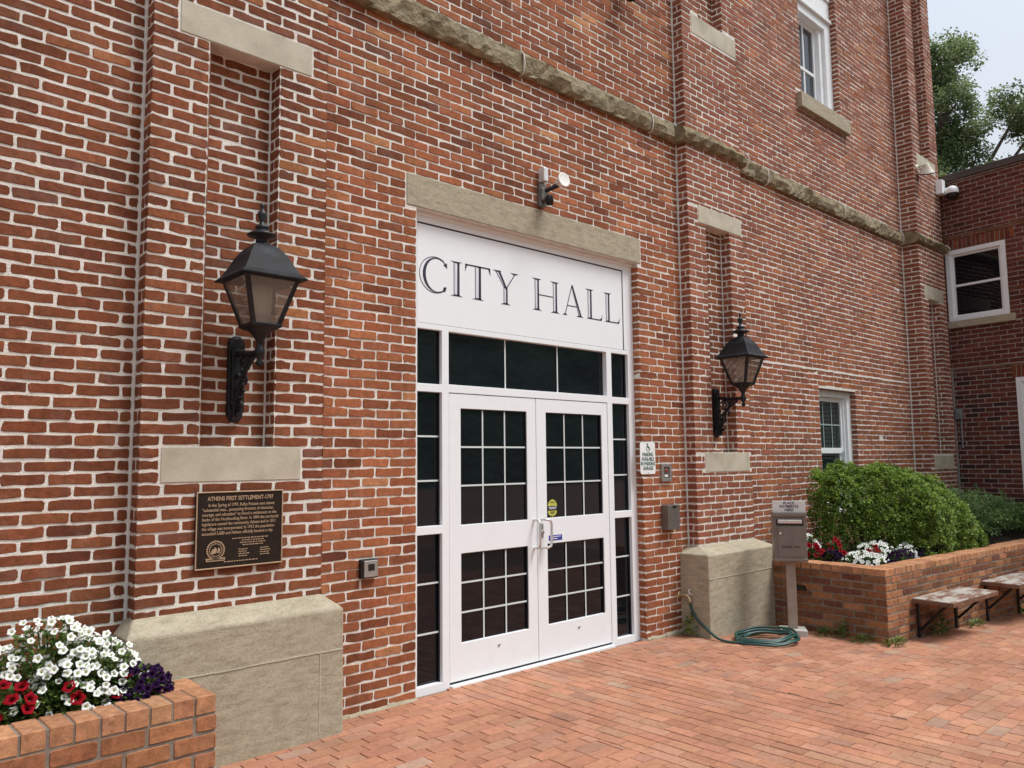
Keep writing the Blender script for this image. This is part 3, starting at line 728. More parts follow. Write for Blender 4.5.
for i in range(n):
    a = 9.52 + .62 * i / n; b = 9.52 + .62 * (i + 1) / n; f_ = lambda t: yy + .085 + .012 * math.sin(t * 70) + .006 * math.sin(t * 31)
    g.add([(a, f_(a), 6.31), (b, f_(b), 6.31), (b, f_(b), 7.5), (a, f_(a), 7.5)], [(0, 1, 2, 3)], 0, None, True)
g.build('curtain', 'curtain', wo)
s = MB(); s.box(9.21, 10.60, YW - .07, YW + .08, 6.045, 6.243); s.build('window_sill', 'stone_grey', hall, .006)
# lower window
lw = MB(); y0 = YW + .07
framed(lw, LWX0, LWX1 - .004, LWZ0, LWZ1, y0, y0 + .15, [(9.50, 10.33, 1.0, 2.40)])
lw.box(10.29, 10.33, y0 + .03, y0 + .15, 1.0, 2.40)
wo = lw.build('window', 'white_old', hall, .004)
s = MB(); yy = y0 + .05
for a, b, c, d_ in ((9.50, 9.54, 1.70, 2.40), (10.245, 10.29, 1.70, 2.40), (9.54, 10.245, 2.345, 2.40), (9.54, 10.245, 1.68, 1.75)): s.box(a, b, yy, yy + .04, c, d_)
for a, b, c, d_ in ((9.50, 9.54, 1.0, 1.69), (10.245, 10.29, 1.0, 1.69), (9.54, 10.245, 1.0, 1.06)): s.box(a, b, yy + .03, yy + .07, c, d_)
s.build('sash', 'white_old', wo, .003)
pane(9.54, 10.245, 1.75, 2.345, 3, 2, wo, yy + .02, gm='glass_green', mm='muntin_green', w=.016)
pane(9.54, 10.245, 1.06, 1.68, 1, 1, wo, yy + .05, gm='glass_green')
s = MB(); s.box(LWX0, LWX1, YW + .004, YW + .069, LWZ1 - .012, LWZ1 + .03); s.build('window_lintel', 'bench_edge', hall, .003)
# roof cornice of the hall, above the view
s = MB(); s.box(-7.1, 13.4, 4.45, 15.1, WTOP, WTOP + .3); s.build('cornice', 'stone_grey', hall, .02)

# ------------------------------------------------------------------ annex on the right
U_ = Vector((-.125, -.992, 0)).normalized(); N_ = Vector((-.992, .125, 0)).normalized(); A0 = Vector((13.5, 4.38, 0))
annex = thing('brick_annex', 'low dark red brick wing with white sash window joining the hall at the right', 'building', (13.5, 4.38, -.25))
def ax(u, n, z): p = A0 + U_ * u + N_ * n; return (p.x, p.y, z)
AM = Matrix(((U_.x, N_.x, 0, A0.x), (U_.y, N_.y, 0, A0.y), (0, 0, 1, 0), (0, 0, 0, 1)))
am = MB()
WZ0, WZ1, WU0, WU1 = 3.74, 4.87, .02, .90
def abox(m_, u0, u1, n0, n1, z0, z1, mi=0): m_.box(u0, u1, n0, n1, z0, z1, mi, AM)
QU0, QU1, QZ0, QZ1 = .905, 1.9, .4, 2.78
abox(am, -8, 5.5, -9, -.26, -.5, 6.0, 1)
for a, b, z0, z1 in ((-8, WU0, -.5, 5.10), (WU0, WU1, 2.99, WZ0), (WU0, WU1, WZ1, 5.10), (WU1, 5.5, 2.99, 5.10), (WU0, QU0, -.5, 2.99), (QU0, QU1, -.5, QZ0), (QU0, QU1, QZ1, 2.99), (QU1, 5.5, -.5, 2.99)):
    abox(am, a, b, -.26, 0.0 if z1 > 3 else -.02, z0, z1, 1)
abox(am, -8, 5.5, -.26, .02, 5.10, 6.0, 1)
hs = [(WU0, WU1, WZ0 - .115, WZ1 + .16)]
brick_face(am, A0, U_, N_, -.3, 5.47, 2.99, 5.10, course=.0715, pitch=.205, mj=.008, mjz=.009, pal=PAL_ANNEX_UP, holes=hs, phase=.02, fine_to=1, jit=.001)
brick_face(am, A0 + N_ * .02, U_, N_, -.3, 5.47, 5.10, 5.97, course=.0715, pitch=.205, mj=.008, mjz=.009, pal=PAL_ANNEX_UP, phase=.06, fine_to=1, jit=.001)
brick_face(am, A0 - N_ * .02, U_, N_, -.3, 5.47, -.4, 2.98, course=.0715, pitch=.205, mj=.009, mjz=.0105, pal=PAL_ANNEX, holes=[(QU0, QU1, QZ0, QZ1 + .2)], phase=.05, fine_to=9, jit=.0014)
k = 0
for (ua, ub, z0, z1, off) in ((WU0 - .14, WU1 + .12, WZ1 + .005, 5.035, 0), (QU0 - .05, QU1 + .1, QZ1, 2.965, -.02)):
    u = ua
    while u < ub: brick(am, A0 + N_ * (off + .004), U_, N_, u + .004, u + .062, z0, z1, PAL_SOLDIER, .005, .001, 0, False); u += .068
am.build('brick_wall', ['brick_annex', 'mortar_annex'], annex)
s = MB(); abox(s, -8.1, 5.6, -9.1, .07, 5.985, 6.09); s.build('coping', 'coping', annex, .006)
s = MB(); abox(s, -.2, 5.6, -.02, .008, 5.055, 5.098); s.build('shadow_strip', 'bench_edge', annex, .003)  # plain brown strip drawn for the shadow line below the overhanging top wall
s = MB(); abox(s, -.2, 5.6, -.03, -.010, 2.955, 2.988); s.build('shadow_strip', 'bench_edge', annex, .003)  # same painted shadow line under the lower overhang
def annex_window(u0, u1, z0, z1, off, mid, sill):
    fm = MB(); n0, n1 = off - .10, off + .012; t = .075
    framed(fm, u0, u1, z0, z1, n0, n1, [(u0 + t, u1 - t, z0 + .06, z1 - .07)], ax)
    w_ = fm.build('window', 'white_old', annex, .004)
    sh = MB(); a, b = u0 + t, u1 - t; n2, n3 = off - .07, off - .02
    for p in ((a, a + .035, z0 + .06, z1 - .07), (b - .035, b, z0 + .06, z1 - .07), (a + .035, b - .035, z1 - .105, z1 - .07), (a + .035, b - .035, z0 + .06, z0 + .095), (a + .035, b - .035, mid - .018, mid + .018)):
        abox(sh, p[0], p[1], n2, n3, p[2], p[3])
    sh.build('sash', 'white_old', w_, .003)
    g_ = MB(); abox(g_, a + .03, b - .03, n2 + .01, n2 + .016, z0 + .09, z1 - .1); g_.build('pane', 'glass', w_)
    if sill:
        s_ = MB(); abox(s_, u0 - .02, u1 + .08, off - .1, off + .05, z0 - .112, z0 - .002); s_.build('window_sill', 'stone_grey', w_, .005)
    return w_
annex_window(WU0, WU1, WZ0, WZ1, 0, 4.30, True)
w_ = annex_window(QU0, QU1, QZ0, QZ1, -.02, 1.6, True)
sl = MB()
for i in range(14): abox(sl, QU0 + .11, QU1 - .11, -.075, -.05, 1.64 + i * .075, 1.64 + i * .075 + .062)
sl.build('blind', 'white_old', w_, .004)

# ------------------------------------------------------------------ lanterns on scroll brackets
lamp = thing('wall_lantern', 'black lantern with large dark hood on scroll bracket in the niche above the bronze plaque', 'lantern', (1.975, YW, 2.1), 'lanterns on the brick pilasters')
LX = 1.975; ly = YW - .335
m_ = MB(); m_.box(LX - .05, LX + .05, YW - .035, YW, 1.93, 2.34); m_.box(LX - .036, LX + .036, YW - .05, YW - .035, 1.97, 2.31); m_.lathe([(.05, 0), (.05, .02), (.03, .04)], (LX, YW - .0, 1.93), 14, mat=Matrix.Rotation(R(90), 3, 'X')); m_.lathe([(.05, 0), (.05, .03), (.03, .045)], (LX, YW, 2.34), 14, mat=Matrix.Rotation(R(90), 3, 'X'))
m_.prism([(YW, 1.87), (YW - .06, 1.90), (YW - .06, 1.99), (YW, 2.0)], lambda u, v, w_: (LX - .03 + w_, u, v), .06)
m_.build('back_plate', 'black_iron', lamp, .006)
m_ = MB()
def sp_(pts, r): m_.tube([(LX, y_, z_) for y_, z_ in pts], r, 8)
sp_([(YW - .03, 2.28), (YW - .10, 2.275), (YW - .2, 2.265), (ly, 2.262)], .016)
def spiral(cy, cz, r0, turns, a0, sgn, r, k=26):
    sp_([(cy + r0 * (1 - .8 * i / k) * math.cos(a0 + sgn * 2 * math.pi * turns * i / k), cz + r0 * (1 - .8 * i / k) * math.sin(a0 + sgn * 2 * math.pi * turns * i / k)) for i in range(k + 1)], r)
sp_([(YW - .05, 1.95), (YW - .075, 2.0), (YW - .085, 2.06), (YW - .11, 2.12), (YW - .16, 2.17), (YW - .22, 2.21), (YW - .27, 2.245)], .012)
spiral(YW - .125, 2.20, .055, 1.6, .5, 1, .009); spiral(YW - .20, 2.225, .035, 1.5, 2.5, -1, .008); spiral(YW - .10, 2.08, .045, 1.6, 3.6, 1, .009); spiral(YW - .085, 1.975, .038, 1.5, 1.0, -1, .010)
spiral(YW - .15, 2.12, .03, 1.4, 4.5, -1, .007)
for a in ((YW - .06, 2.15), (YW - .09, 2.02), (YW - .07, 1.92), (YW - .13, 2.15)): m_.lathe([(0, -.018), (.014, -.012), (.018, 0), (.012, .012), (0, .018)], (LX, a[0], a[1]), 8)
m_.build('scroll_arm', 'black_iron', lamp)
m_ = MB(); m_.lathe([(0, 2.175), (.014, 2.18), (.022, 2.2), (.012, 2.222), (.026, 2.24), (.030, 2.262), (.024, 2.285), (.016, 2.30), (.022, 2.325), (.045, 2.36), (.085, 2.395), (.10, 2.40)], (LX, ly, 0), 14)
m_.build('stem', 'black_iron', lamp)
# lantern cage: square body flaring upwards
b0, b1, zb, ze = .082, .160, 2.40, 2.672
m_ = MB()
def frust(s0, z0, s1, z1, mm, mi=0):
    vs = [(LX + sx_ * s, ly + sy_ * s, z) for s, z in ((s0, z0), (s1, z1)) for sx_, sy_ in ((-1, -1), (1, -1), (1, 1), (-1, 1))]
    mm.add(vs, [(0, 1, 5, 4), (1, 2, 6, 5), (2, 3, 7, 6), (3, 0, 4, 7), (3, 2, 1, 0), (4, 5, 6, 7)], mi)
frust(b0 - .02, zb - .015, b0 + .006, zb, m_); frust(b0 + .006, zb, b0 + .009, zb + .016, m_)
for sx_, sy_ in ((-1, -1), (1, -1), (1, 1), (-1, 1)):
    vs = []
    for s, z in ((b0, zb), (b1, ze)):
        for ox, oy in ((0, 0), (.024, 0), (.024, .024), (0, .024)): vs.append((LX + sx_ * (s + .002 - ox), ly + sy_ * (s + .002 - oy), z))
    m_.add(vs, [(0, 1, 5, 4), (1, 2, 6, 5), (2, 3, 7, 6), (3, 0, 4, 7), (3, 2, 1, 0), (4, 5, 6, 7)])
frust(b1 - .0, ze - .012, b1 + .004, ze, m_)
m_.v = m_.v; m_.build('cage', 'black_iron', lamp, .002)
m_ = MB()
for k in range(4):
    c_, s_ = [(0, -1), (1, 0), (0, 1), (-1, 0)][k]
    t = (-s_, c_)
    vs = []
    for s, z in ((b0 - .004, zb + .012), (b1 - .004, ze - .012)):
        for sg in (-1, 1): vs.append((LX + c_ * s + t[0] * sg * (s - .012), ly + s_ * s + t[1] * sg * (s - .012), z))
    m_.add(vs, [(0, 1, 3, 2)])
m_.build('pane', 'glass_clear', lamp)
m_ = MB(); m_.lathe([(.030, 2.412), (.040, 2.42), (.040, 2.46), (.056, 2.465), (.062, 2.52), (.066, 2.62), (.05, 2.645), (0, 2.65)], (LX, ly, 0), 14); m_.build('bulb', 'bulb', lamp)
# hood
m_ = MB(); hood = [(b1 + .032, ze - .004), (b1 + .034, ze + .004), (b1 + .006, ze + .030), (.135, ze + .085), (.128, ze + .100), (.112, ze + .135), (.085, ze + .175), (.060, ze + .200), (.044, ze + .208)]
for (s0, z0), (s1, z1) in zip(hood[:-1], hood[1:]):
    vs = [(LX + sx_ * s, ly + sy_ * s, z) for s, z in ((s0, z0), (s1, z1)) for sx_, sy_ in ((-1, -1), (1, -1), (1, 1), (-1, 1))]
    m_.add(vs, [(0, 1, 5, 4), (1, 2, 6, 5), (2, 3, 7, 6), (3, 0, 4, 7)])
s0 = hood[0][0]; m_.add([(LX - s0, ly - s0, ze - .004), (LX + s0, ly - s0, ze - .004), (LX + s0, ly + s0, ze - .004), (LX - s0, ly + s0, ze - .004)], [(3, 2, 1, 0)])
m_.build('hood', 'roof_iron', lamp)
m_ = MB(); zf = ze + .205
m_.lathe([(.05, zf - .004), (.052, zf + .006), (.034, zf + .016), (.034, zf + .04), (.082, zf + .056), (.085, zf + .064), (.045, zf + .085), (.026, zf + .096), (.042, zf + .106), (.040, zf + .112), (.018, zf + .128), (.014, zf + .145), (.026, zf + .18), (.025, zf + .20), (.012, zf + .208), (.010, zf + .225), (.014, zf + .235), (.006, zf + .25), (.0, zf + .262)], (LX, ly, 0), 16)
m_.build('finial', 'black_iron', lamp)
lamp2 = copy_tree(lamp); lamp2.location = (7.105, YW, 2.07); lamp2['label'] = 'black lantern on scroll bracket in the niche between the door and the green shrub'

# ------------------------------------------------------------------ bronze plaque
PX0, PX1, PZ0, PZ1 = 1.716, 2.233, 1.044, 1.474
py = YP - .006
pl = thing('bronze_plaque', 'dark bronze plaque with raised text and seal below the left lantern', 'plaque', (1.97, py, 1.165))
m_ = MB(); m_.box(PX0, PX1, py - .016, py + .002, PZ0, PZ1); m_.build('plate', 'bronze_dark', pl, .002)
m_ = MB(); t = .0075
m_.box(PX0, PX1, py - .021, py - .015, PZ0, PZ0 + t); m_.box(PX0, PX1, py - .021, py - .015, PZ1 - t, PZ1); m_.box(PX0, PX0 + t, py - .021, py - .015, PZ0 + t, PZ1 - t); m_.box(PX1 - t, PX1, py - .021, py - .015, PZ0 + t, PZ1 - t)
m_.build('border', 'bronze', pl, .002)
m_ = MB(); yt = py - .0165; pcx = (PX0 + PX1) / 2
def line(body, size, u, v, align='CENTER', xs_=1.0, bold=.0002):
    v_, f_ = text_mesh(body, size, 'text', None, None, lambda a, b, c: (pcx + u + a, yt - .0012 - c, v + b), align, .0012, bold, 1.0, xs_)
    m_.add(v_, f_)
line('ATHENS FIRST SETTLEMENT-1797', .033, 0, 1.433, xs_=.80, bold=.0006)
body = ['      In the Spring of 1797, Rufus Putnam sent eleven', '"substantial men... possessing firmness of character,', 'courage, and education" to found a settlement on the',
        'banks of the Hockhocking River. In 1804 the territorial', 'legislature named the community Athens and in 1811', 'the village was incorporated. In 1912 the population', 'exceeded 5,600 and Athens officially became a city.']
for i, t_ in enumerate(body): line(t_, .0255, -.225, 1.397 - i * .0262, 'LEFT', .80)
for i, (u, wd) in enumerate(((.06, .215), (.075, .13), (.075, .155), (.075, .125))):
    x = u - wd / 2; zz = 1.205 - i * .013
    while x < u + wd / 2:
        l = random.uniform(.006, .022); m_.box(pcx + x, pcx + min(x + l, u + wd / 2), yt - .001, yt + .001, zz - .0025, zz + .0025); x += l + .005
for cx_ in (-.01, .12):
    for i in range(4):
        x = cx_; zz = 1.142 - i * .0125
        for _ in range(3): l = random.uniform(.01, .022); m_.box(pcx + x, pcx + x + l, yt - .001, yt + .001, zz - .0022, zz + .0022); x += l + .004
x = -.095
while x < .10: l = random.uniform(.008, .02); m_.box(pcx + x, pcx + x + l, yt - .001, yt + .001, 1.076, 1.081); x += l + .005
m_.build('raised_text', 'bronze', pl)
m_ = MB(); sx_, sz_ = PX0 + .115, 1.148; pf = lambda u, v, w_: (sx_ + u, yt - w_, sz_ + v)
n = 48; m_.prism([((.056 if i % 2 else .047) * math.cos(2 * math.pi * i / n), (.056 if i % 2 else .047) * math.sin(2 * math.pi * i / n)) for i in range(n)], pf, .0015, 1)
ro, ri = .046, .041
for k in range(24):
    a, b = 2 * math.pi * k / 24, 2 * math.pi * (k + .72) / 24
    m_.prism([(.053 * math.cos(a), .053 * math.sin(a)), (.053 * math.cos(b), .053 * math.sin(b)), (.044 * math.cos(b), .044 * math.sin(b)), (.044 * math.cos(a), .044 * math.sin(a))], pf, .003)
for k in range(20):
    a, b = 2 * math.pi * k / 20, 2 * math.pi * (k + .6) / 20
    m_.prism([(.038 * math.cos(a), .038 * math.sin(a)), (.038 * math.cos(b), .038 * math.sin(b)), (.032 * math.cos(b), .032 * math.sin(b)), (.032 * math.cos(a), .032 * math.sin(a))], pf, .0026)
m_.prism([(-.026, -.018), (-.012, -.022), (.006, -.014), (.006, .006), (-.004, .016), (-.010, .006), (-.02, .004)], pf, .003)
m_.prism([(.010, -.018), (.022, -.016), (.026, .004), (.016, .014), (.012, .002)], pf, .003)
m_.prism([(-.052, -.062), (.052, -.062), (.056, -.044), (-.056, -.044)], pf, .003)
for k in range(9): m_.box(sx_ - .045 + k * .0105, sx_ - .038 + k * .0105, yt - .0036, yt, sz_ - .057, sz_ - .050, 1)
m_.build('seal', ['bronze', 'bronze_dark'], pl)

# ------------------------------------------------------------------ small fittings on the wall
kp = thing('door_keypad', 'small silver and black access box on the brick left of the doors', 'access box', (2.91, YW, .93))
m_ = MB(); m_.box(2.845, 2.975, YW - .034, YW + .0, .868, .992); m_.build('back_box', 'black', kp, .004)
m_ = MB(); m_.box(2.862, 2.968, YW - .046, YW - .034, .876, .984); m_.build('face', 'steel', kp, .004)
m_ = MB(); m_.box(2.892, 2.940, YW - .0495, YW - .0455, .918, .962); m_.build('button', 'black', kp, .002)

ada = thing('parking_sign', 'small white sign with a wheelchair symbol and green text right of the door', 'sign', (5.958, YW - .01, 1.64))
AX, AZ = 5.945, 1.641; aw, ah = .113, .149; sy = YW - .008
def rrect(hw, hh, r, n=5):
    p = []
    for cx, cz, a0 in ((hw - r, hh - r, 0), (-hw + r, hh - r, 90), (-hw + r, -hh + r, 180), (hw - r, -hh + r, 270)):
        for k in range(n + 1): a = R(a0 + 90 * k / n); p.append((cx + r * math.cos(a), cz + r * math.sin(a)))
    return p
m_ = MB(); m_.prism(rrect(aw, ah, .025), lambda u, v, w_: (AX + u, sy - w_, AZ + v), .003); m_.build('sign_face', 'sign_white', ada)
m_ = MB(); yq = sy - .0035
for i, t_ in enumerate(('PARKING', 'AVAILABLE', 'IN PARKING', 'GARAGE')):
    v_, f_ = text_mesh(t_, .047, 't', None, None, lambda a, b, c: (AX + a, yq - c, AZ + .032 - i * .0425 + b), 'CENTER', .0004, .0016, 1.0, .82); m_.add(v_, f_)
def pq(pts): m_.prism(pts, lambda u, v, w_: (AX + u, yq - w_, AZ + .098 + v), .0007)
n = 16; pq([(-.004 + .009 * math.cos(2 * math.pi * i / n), .030 + .009 * math.sin(2 * math.pi * i / n)) for i in range(n)])
pq([(-.008, .020), (.002, .020), (.004, -.004), (.020, -.004), (.028, -.024), (.036, -.022), (.034, -.016), (.026, .004), (-.006, .004)])
pq([(.001, .012), (.018, .012), (.018, .007), (.002, .007)])
for k in range(18):
    a, b = R(110 + 13 * k), R(110 + 13 * (k + 1)); cx, cz = .004, -.010
    pq([(cx + .026 * math.cos(a), cz + .026 * math.sin(a)), (cx + .026 * math.cos(b), cz + .026 * math.sin(b)), (cx + .020 * math.cos(b), cz + .020 * math.sin(b)), (cx + .020 * math.cos(a), cz + .020 * math.sin(a))])
m_.build('print', 'sign_green', ada)
m_ = MB()
for z in (-.135, .137): m_.lathe([(0, 0), (.006, 0), (.006, .003), (0, .004)], (AX, sy - .003, AZ + z), 10, mat=Matrix.Rotation(R(90), 3, 'X'))
m_.build('screw', 'steel', ada)

cr_ = thing('call_station', 'small steel framed call box with red light beside the white sign', 'call box', (6.21, YW, 1.5))
m_ = MB(); 
for a, b, c, d_ in ((6.135, 6.285, 1.555, 1.585), (6.135, 6.285, 1.418, 1.448), (6.135, 6.162, 1.448, 1.555), (6.258, 6.285, 1.448, 1.555)): m_.box(a, b, YW - .03, YW, c, d_)
m_.build('steel_frame', 'steel', cr_, .003)
m_ = MB(); m_.box(6.162, 6.258, YW - .018, YW, 1.448, 1.555); m_.build('panel', 'steel_dark', cr_)
m_ = MB(); m_.lathe([(0, 0), (.017, 0), (.015, .008), (0, .011)], (6.21, YW - .018, 1.52), 14, mat=Matrix.Rotation(R(90), 3, 'X')); m_.build('light', 'red_led', cr_)
m_ = MB(); m_.box(6.185, 6.235, YW - .0215, YW - .018, 1.462, 1.482); m_.build('name_strip', 'sign_white', cr_)

bx = thing('steel_letter_box', 'grey steel box with a dark slot at the top mounted low right of the door', 'letter box', (6.22, YW, 1.09))
m_ = MB(); m_.box(6.135, 6.315, YW - .085, YW, .968, 1.198); m_.build('box_body', 'steel_dark', bx, .005)
m_ = MB(); m_.box(6.205, 6.265, YW - .0875, YW - .08, 1.168, 1.192); m_.build('slot', 'black', bx)

# flood light with sensor above the lintel
fl = thing('security_light', 'grey sensor light with one white lamp head above the entrance lintel', 'security light', (4.585, YW, 3.88))
m_ = MB(); m_.box(4.545, 4.625, YW - .045, YW, 3.745, 3.95); m_.box(4.548, 4.622, YW - .065, YW - .045, 3.79, 3.90); m_.build('junction_box', 'steel_dark', fl, .008)
m_ = MB(); m_.lathe([(.0, -.05), (.03, -.045), (.032, .0), (.028, .03), (.0, .04)], (4.605, YW - .095, 3.80), 14); m_.build('sensor', 'black_iron', fl)
m_ = MB(); m_.box(4.548, 4.60, YW - .09, YW - .02, 3.95, 4.07); m_.build('sensor_cap', 'box_plate', fl, .008)
m_ = MB(); m_.tube([(4.59, YW - .05, 3.88), (4.63, YW - .1, 3.90), (4.665, YW - .14, 3.93)], [.02, .018, .024], 10); m_.build('swivel', 'black_iron', fl)
dv = Vector((-.08, -.97, .12)).normalized(); q = dv.to_track_quat('Z', 'Y').to_matrix()
m_ = MB(); m_.lathe([(0, -.02), (.022, -.02), (.026, .02), (.045, .065), (.060, .088), (.064, .096), (.060, .099), (.052, .096), (0, .098)], (4.660, YW - .125, 3.935), 18, mat=q); m_.build('lamp_head', 'lamp_white', fl)
f2 = thing('flood_light', 'black flood light high on the brick above the belt course', 'flood light', (5.70, YW, 6.1))
m_ = MB(); m_.box(5.66, 5.76, YW - .04, YW, 6.11, 6.25); m_.build('mount', 'black_iron', f2, .006)
m_ = MB(); m_.lathe([(0, 0), (.05, 0), (.075, .05), (.09, .12), (.088, .125), (0, .12)], (5.71, YW - .09, 6.14), 16, mat=Matrix.Rotation(R(140), 3, 'X')); m_.build('lamp_head', 'black_iron', f2)
# hooded lamp on the corner pilaster
hl = thing('hooded_wall_lamp', 'cream hooded lamp high on the corner pilaster above the belt stone', 'wall lamp', (12.5, YC, 5.95))
m_ = MB(); m_.lathe([(.05, 0), (.05, .02), (.03, .035)], (12.44, YC, 5.99), 14, mat=Matrix.Rotation(R(90), 3, 'X')); m_.tube([(12.44, YC - .02, 5.99), (12.44, YC - .08, 6.01), (12.45, YC - .12, 6.0)], .018, 8); m_.build('mount', 'lamp_cream', hl)
q = .78 * Matrix.Rotation(R(-24), 3, 'Y') @ Matrix.Rotation(R(12), 3, 'X')
m_ = MB(); m_.lathe([(.03, .10), (.045, .085), (.075, .03), (.115, -.045), (.15, -.075), (.152, -.083), (.143, -.083), (.11, -.06), (.07, .0), (.0, .02)], (12.46, YC - .14, 5.95), 22, mat=q); m_.build('hood', 'lamp_cream', hl)
m_ = MB(); m_.lathe([(.152, -.083), (.156, -.088), (.156, -.098), (.146, -.10), (.140, -.09)], (12.46, YC - .14, 5.95), 22, mat=q); m_.lathe([(.0, -.115), (.07, -.10), (.09, -.07), (.05, -.03)], (12.46, YC - .14, 5.95), 16, mat=q, mi=1); m_.build('rim_and_lens', ['black_iron', 'steel_dark'], hl)
# dome camera
dc = thing('dome_camera', 'white boxed security camera with black dome at the corner of the hall', 'camera', (13.4, YC - .0, 5.9))
m_ = MB(); m_.box(13.215, 13.355, YC - .10, YC, 5.75, 5.98); m_.build('mount_box', 'white', dc, .006)
m_ = MB(); cx_, cy_ = 13.33, YC - .20
m_.lathe([(.04, .12), (.05, .11), (.075, .10), (.095, .06), (.098, .01), (.094, .0)], (cx_, cy_, 5.74), 18); m_.tube([(cx_, cy_ + .1, 5.82), (cx_, cy_, 5.82)], .03, 10); m_.build('housing', 'white', dc)
m_ = MB(); m_.lathe([(.0, -.09), (.035, -.084), (.068, -.062), (.088, -.028), (.092, 0)], (cx_, cy_, 5.74), 18); m_.build('dome', 'black', dc)
# grey boxes on the annex
gb = thing('conduit_box', 'small grey conduit box on the dark brick beside the corner pilaster', 'conduit box', ax(.06, 0, 2.3))
m_ = MB(); abox(m_, .03, .13, -.02, .05, 2.20, 2.36); m_.build('box_body', 'flood_grey', gb, .006)
m_ = MB(); m_.tube([ax(.10, .0, 2.2), ax(.10, .0, 1.9), ax(.10, .0, 1.75)], .012, 8); m_.build('conduit', 'flood_grey', gb)
gb = thing('utility_box', 'grey utility box low on the annex wall behind the dark juniper', 'utility box', ax(.8, 0, .75))
m_ = MB(); abox(m_, .70, .92, -.02, .06, .58, .80); m_.build('box_body', 'flood_grey', gb, .006)
m_ = MB(); m_.tube([ax(.8, .0, .6), ax(.8, .0, .2), ax(.8, .0, .05)], .014, 8); m_.build('conduit', 'flood_grey', gb)

# ------------------------------------------------------------------ planters
def mortar_box(mb_, x0, x1, y0, y1, z0, z1, mat=None): mb_.box(x0, x1, y0, y1, z0, z1, 1, mat)
def cap_bricks(mb_, Fm, u0, u1, v0, v1, z0, z1, along='u', w_=.102):
    """header bricks laid flat on top of a planter wall; Fm maps local (u, v, z) to the world"""
    k = u0 if along == 'u' else v0; e = u1 if along == 'u' else v1
    n = max(1, round((e - k) / w_)); w_ = (e - k) / n
    for i in range(n):
        a, b = k + i * w_ + .0055, k + (i + 1) * w_ - .0055
        p0, p1 = (v0 - .004, v1 - .004) if along == 'u' else (u0 + .004, u1 + .006)
        h = z1 + random.gauss(0, .0012); r = .004; c = pick(PAL_CAP)
        def P_(s, t, z): return tuple(Fm(s, t, z)) if along == 'u' else tuple(Fm(t, s, z))
        j = lambda: random.gauss(0, .0012)
        base = [(a + j(), p0 + j()), (b + j(), p0 + j()), (b + j(), p1 + j()), (a + j(), p1 + j())]
        vs = [P_(s, t, z0 + .006) for s, t in base] + [P_(s, t, h - r) for s, t in base] + [P_(s + (r if q_ in (0, 3) else -r), t + (r if q_ in (0, 1) else -r), h) for q_, (s, t) in enumerate(base)]
        mb_.add(vs, [(q_, (q_ + 1) % 4, 4 + (q_ + 1) % 4, 4 + q_) for q_ in range(4)] + [(4 + q_, 4 + (q_ + 1) % 4, 8 + (q_ + 1) % 4, 8 + q_) for q_ in range(4)] + [(8, 9, 10, 11), (3, 2, 1, 0)], 0, c)
# left planter
PT = .507; PF = 3.945; PR = 1.645
pl1 = thing('brick_planter', 'orange brick planter with header cap in the left foreground full of petunias', 'planter', (0, PF, 0), 'brick planters')
m_ = MB(); mortar_box(m_, -1.6, PR, PF, PF + .2, -.02, PT - .006); mortar_box(m_, PR - .2, PR, PF + .2, 4.345, -.02, PT - .006); mortar_box(m_, -1.6, -1.4, PF + .2, YW, -.02, PT - .006)
ch = .088
brick_face(m_, (0, PF, 0), X, -Y, -1.6, PR, 0, PT - ch, course=ch, pitch=.208, mj=.013, mjz=.0135, pal=PAL_PLANT, phase=PR - .105, ext1=True, zoff=PT - ch * 6, jit=.0012, proud=.005)
brick_face(m_, (PR, PF, 0), Y, X, 0, .40, 0, PT - ch, course=ch, pitch=.208, mj=.013, mjz=.0135, pal=PAL_PLANT, phase=.1, ext0=True, zoff=PT - ch * 6, proud=.005)
idf = lambda u, v, z: (u, v, z)
cap_bricks(m_, idf, -1.6, PR + .004, PF, PF + .205, PT - ch, PT, 'u', .1035); cap_bricks(m_, idf, PR - .205, PR, PF + .207, 4.345, PT - ch, PT, 'v', .1)
m_.build('planter_wall', ['brick_planter', 'mortar_planter'], pl1)
def soil(x0, x1, y0, y1, z, Fm, parent, bumpz=.03, nx=30, ny=8):
    s_ = MB()
    for i in range(nx + 1):
        for j in range(ny + 1):
            s_.v.append(tuple(Fm(x0 + (x1 - x0) * i / nx, y0 + (y1 - y0) * j / ny, z + random.uniform(-bumpz, bumpz) * .5)))
    for i in range(nx):
        for j in range(ny): a = i * (ny + 1) + j; s_.f.append((a, a + ny + 1, a + ny + 2, a + 1)); s_.m.append(0); s_.smooth.append(False); s_.c.append((.5,) * 3)
    return s_.build('soil', 'soil', parent)
soil(-1.4, PR - .19, PF + .19, YW, PT - .05, idf, pl1)
# right planter (turned about four degrees)
th = math.atan(.0716); e1 = Vector((math.cos(th), -math.sin(th), 0)); e2 = Vector((math.sin(th), math.cos(th), 0)); B0 = Vector((7.50, 3.10, 0))
def bf(u, v, z): p = B0 + e1 * u + e2 * v; return (p.x, p.y, z)
BM = Matrix(((e1.x, e2.x, 0, B0.x), (e1.y, e2.y, 0, B0.y), (0, 0, 1, 0), (0, 0, 0, 1)))
QT = .598; QL = 5.95; c2 = .0675
pl2 = thing('brick_planter', 'long orange brick planter with shrubs and benches on the right', 'planter', tuple(B0), 'brick planters')
m_ = MB(); mortar_box(m_, 0, QL, 0, .2, -.35, QT - .006, BM); mortar_box(m_, 0, .2, .2, 1.165, -.05, QT - .006, BM)
def pal_p2(u, z): return PAL_PLANT
DK = [(tuple(x * .62 for x in c), w_) for c, w_ in PAL_PLANT[:4]] + [((.17, .065, .045), 3)]
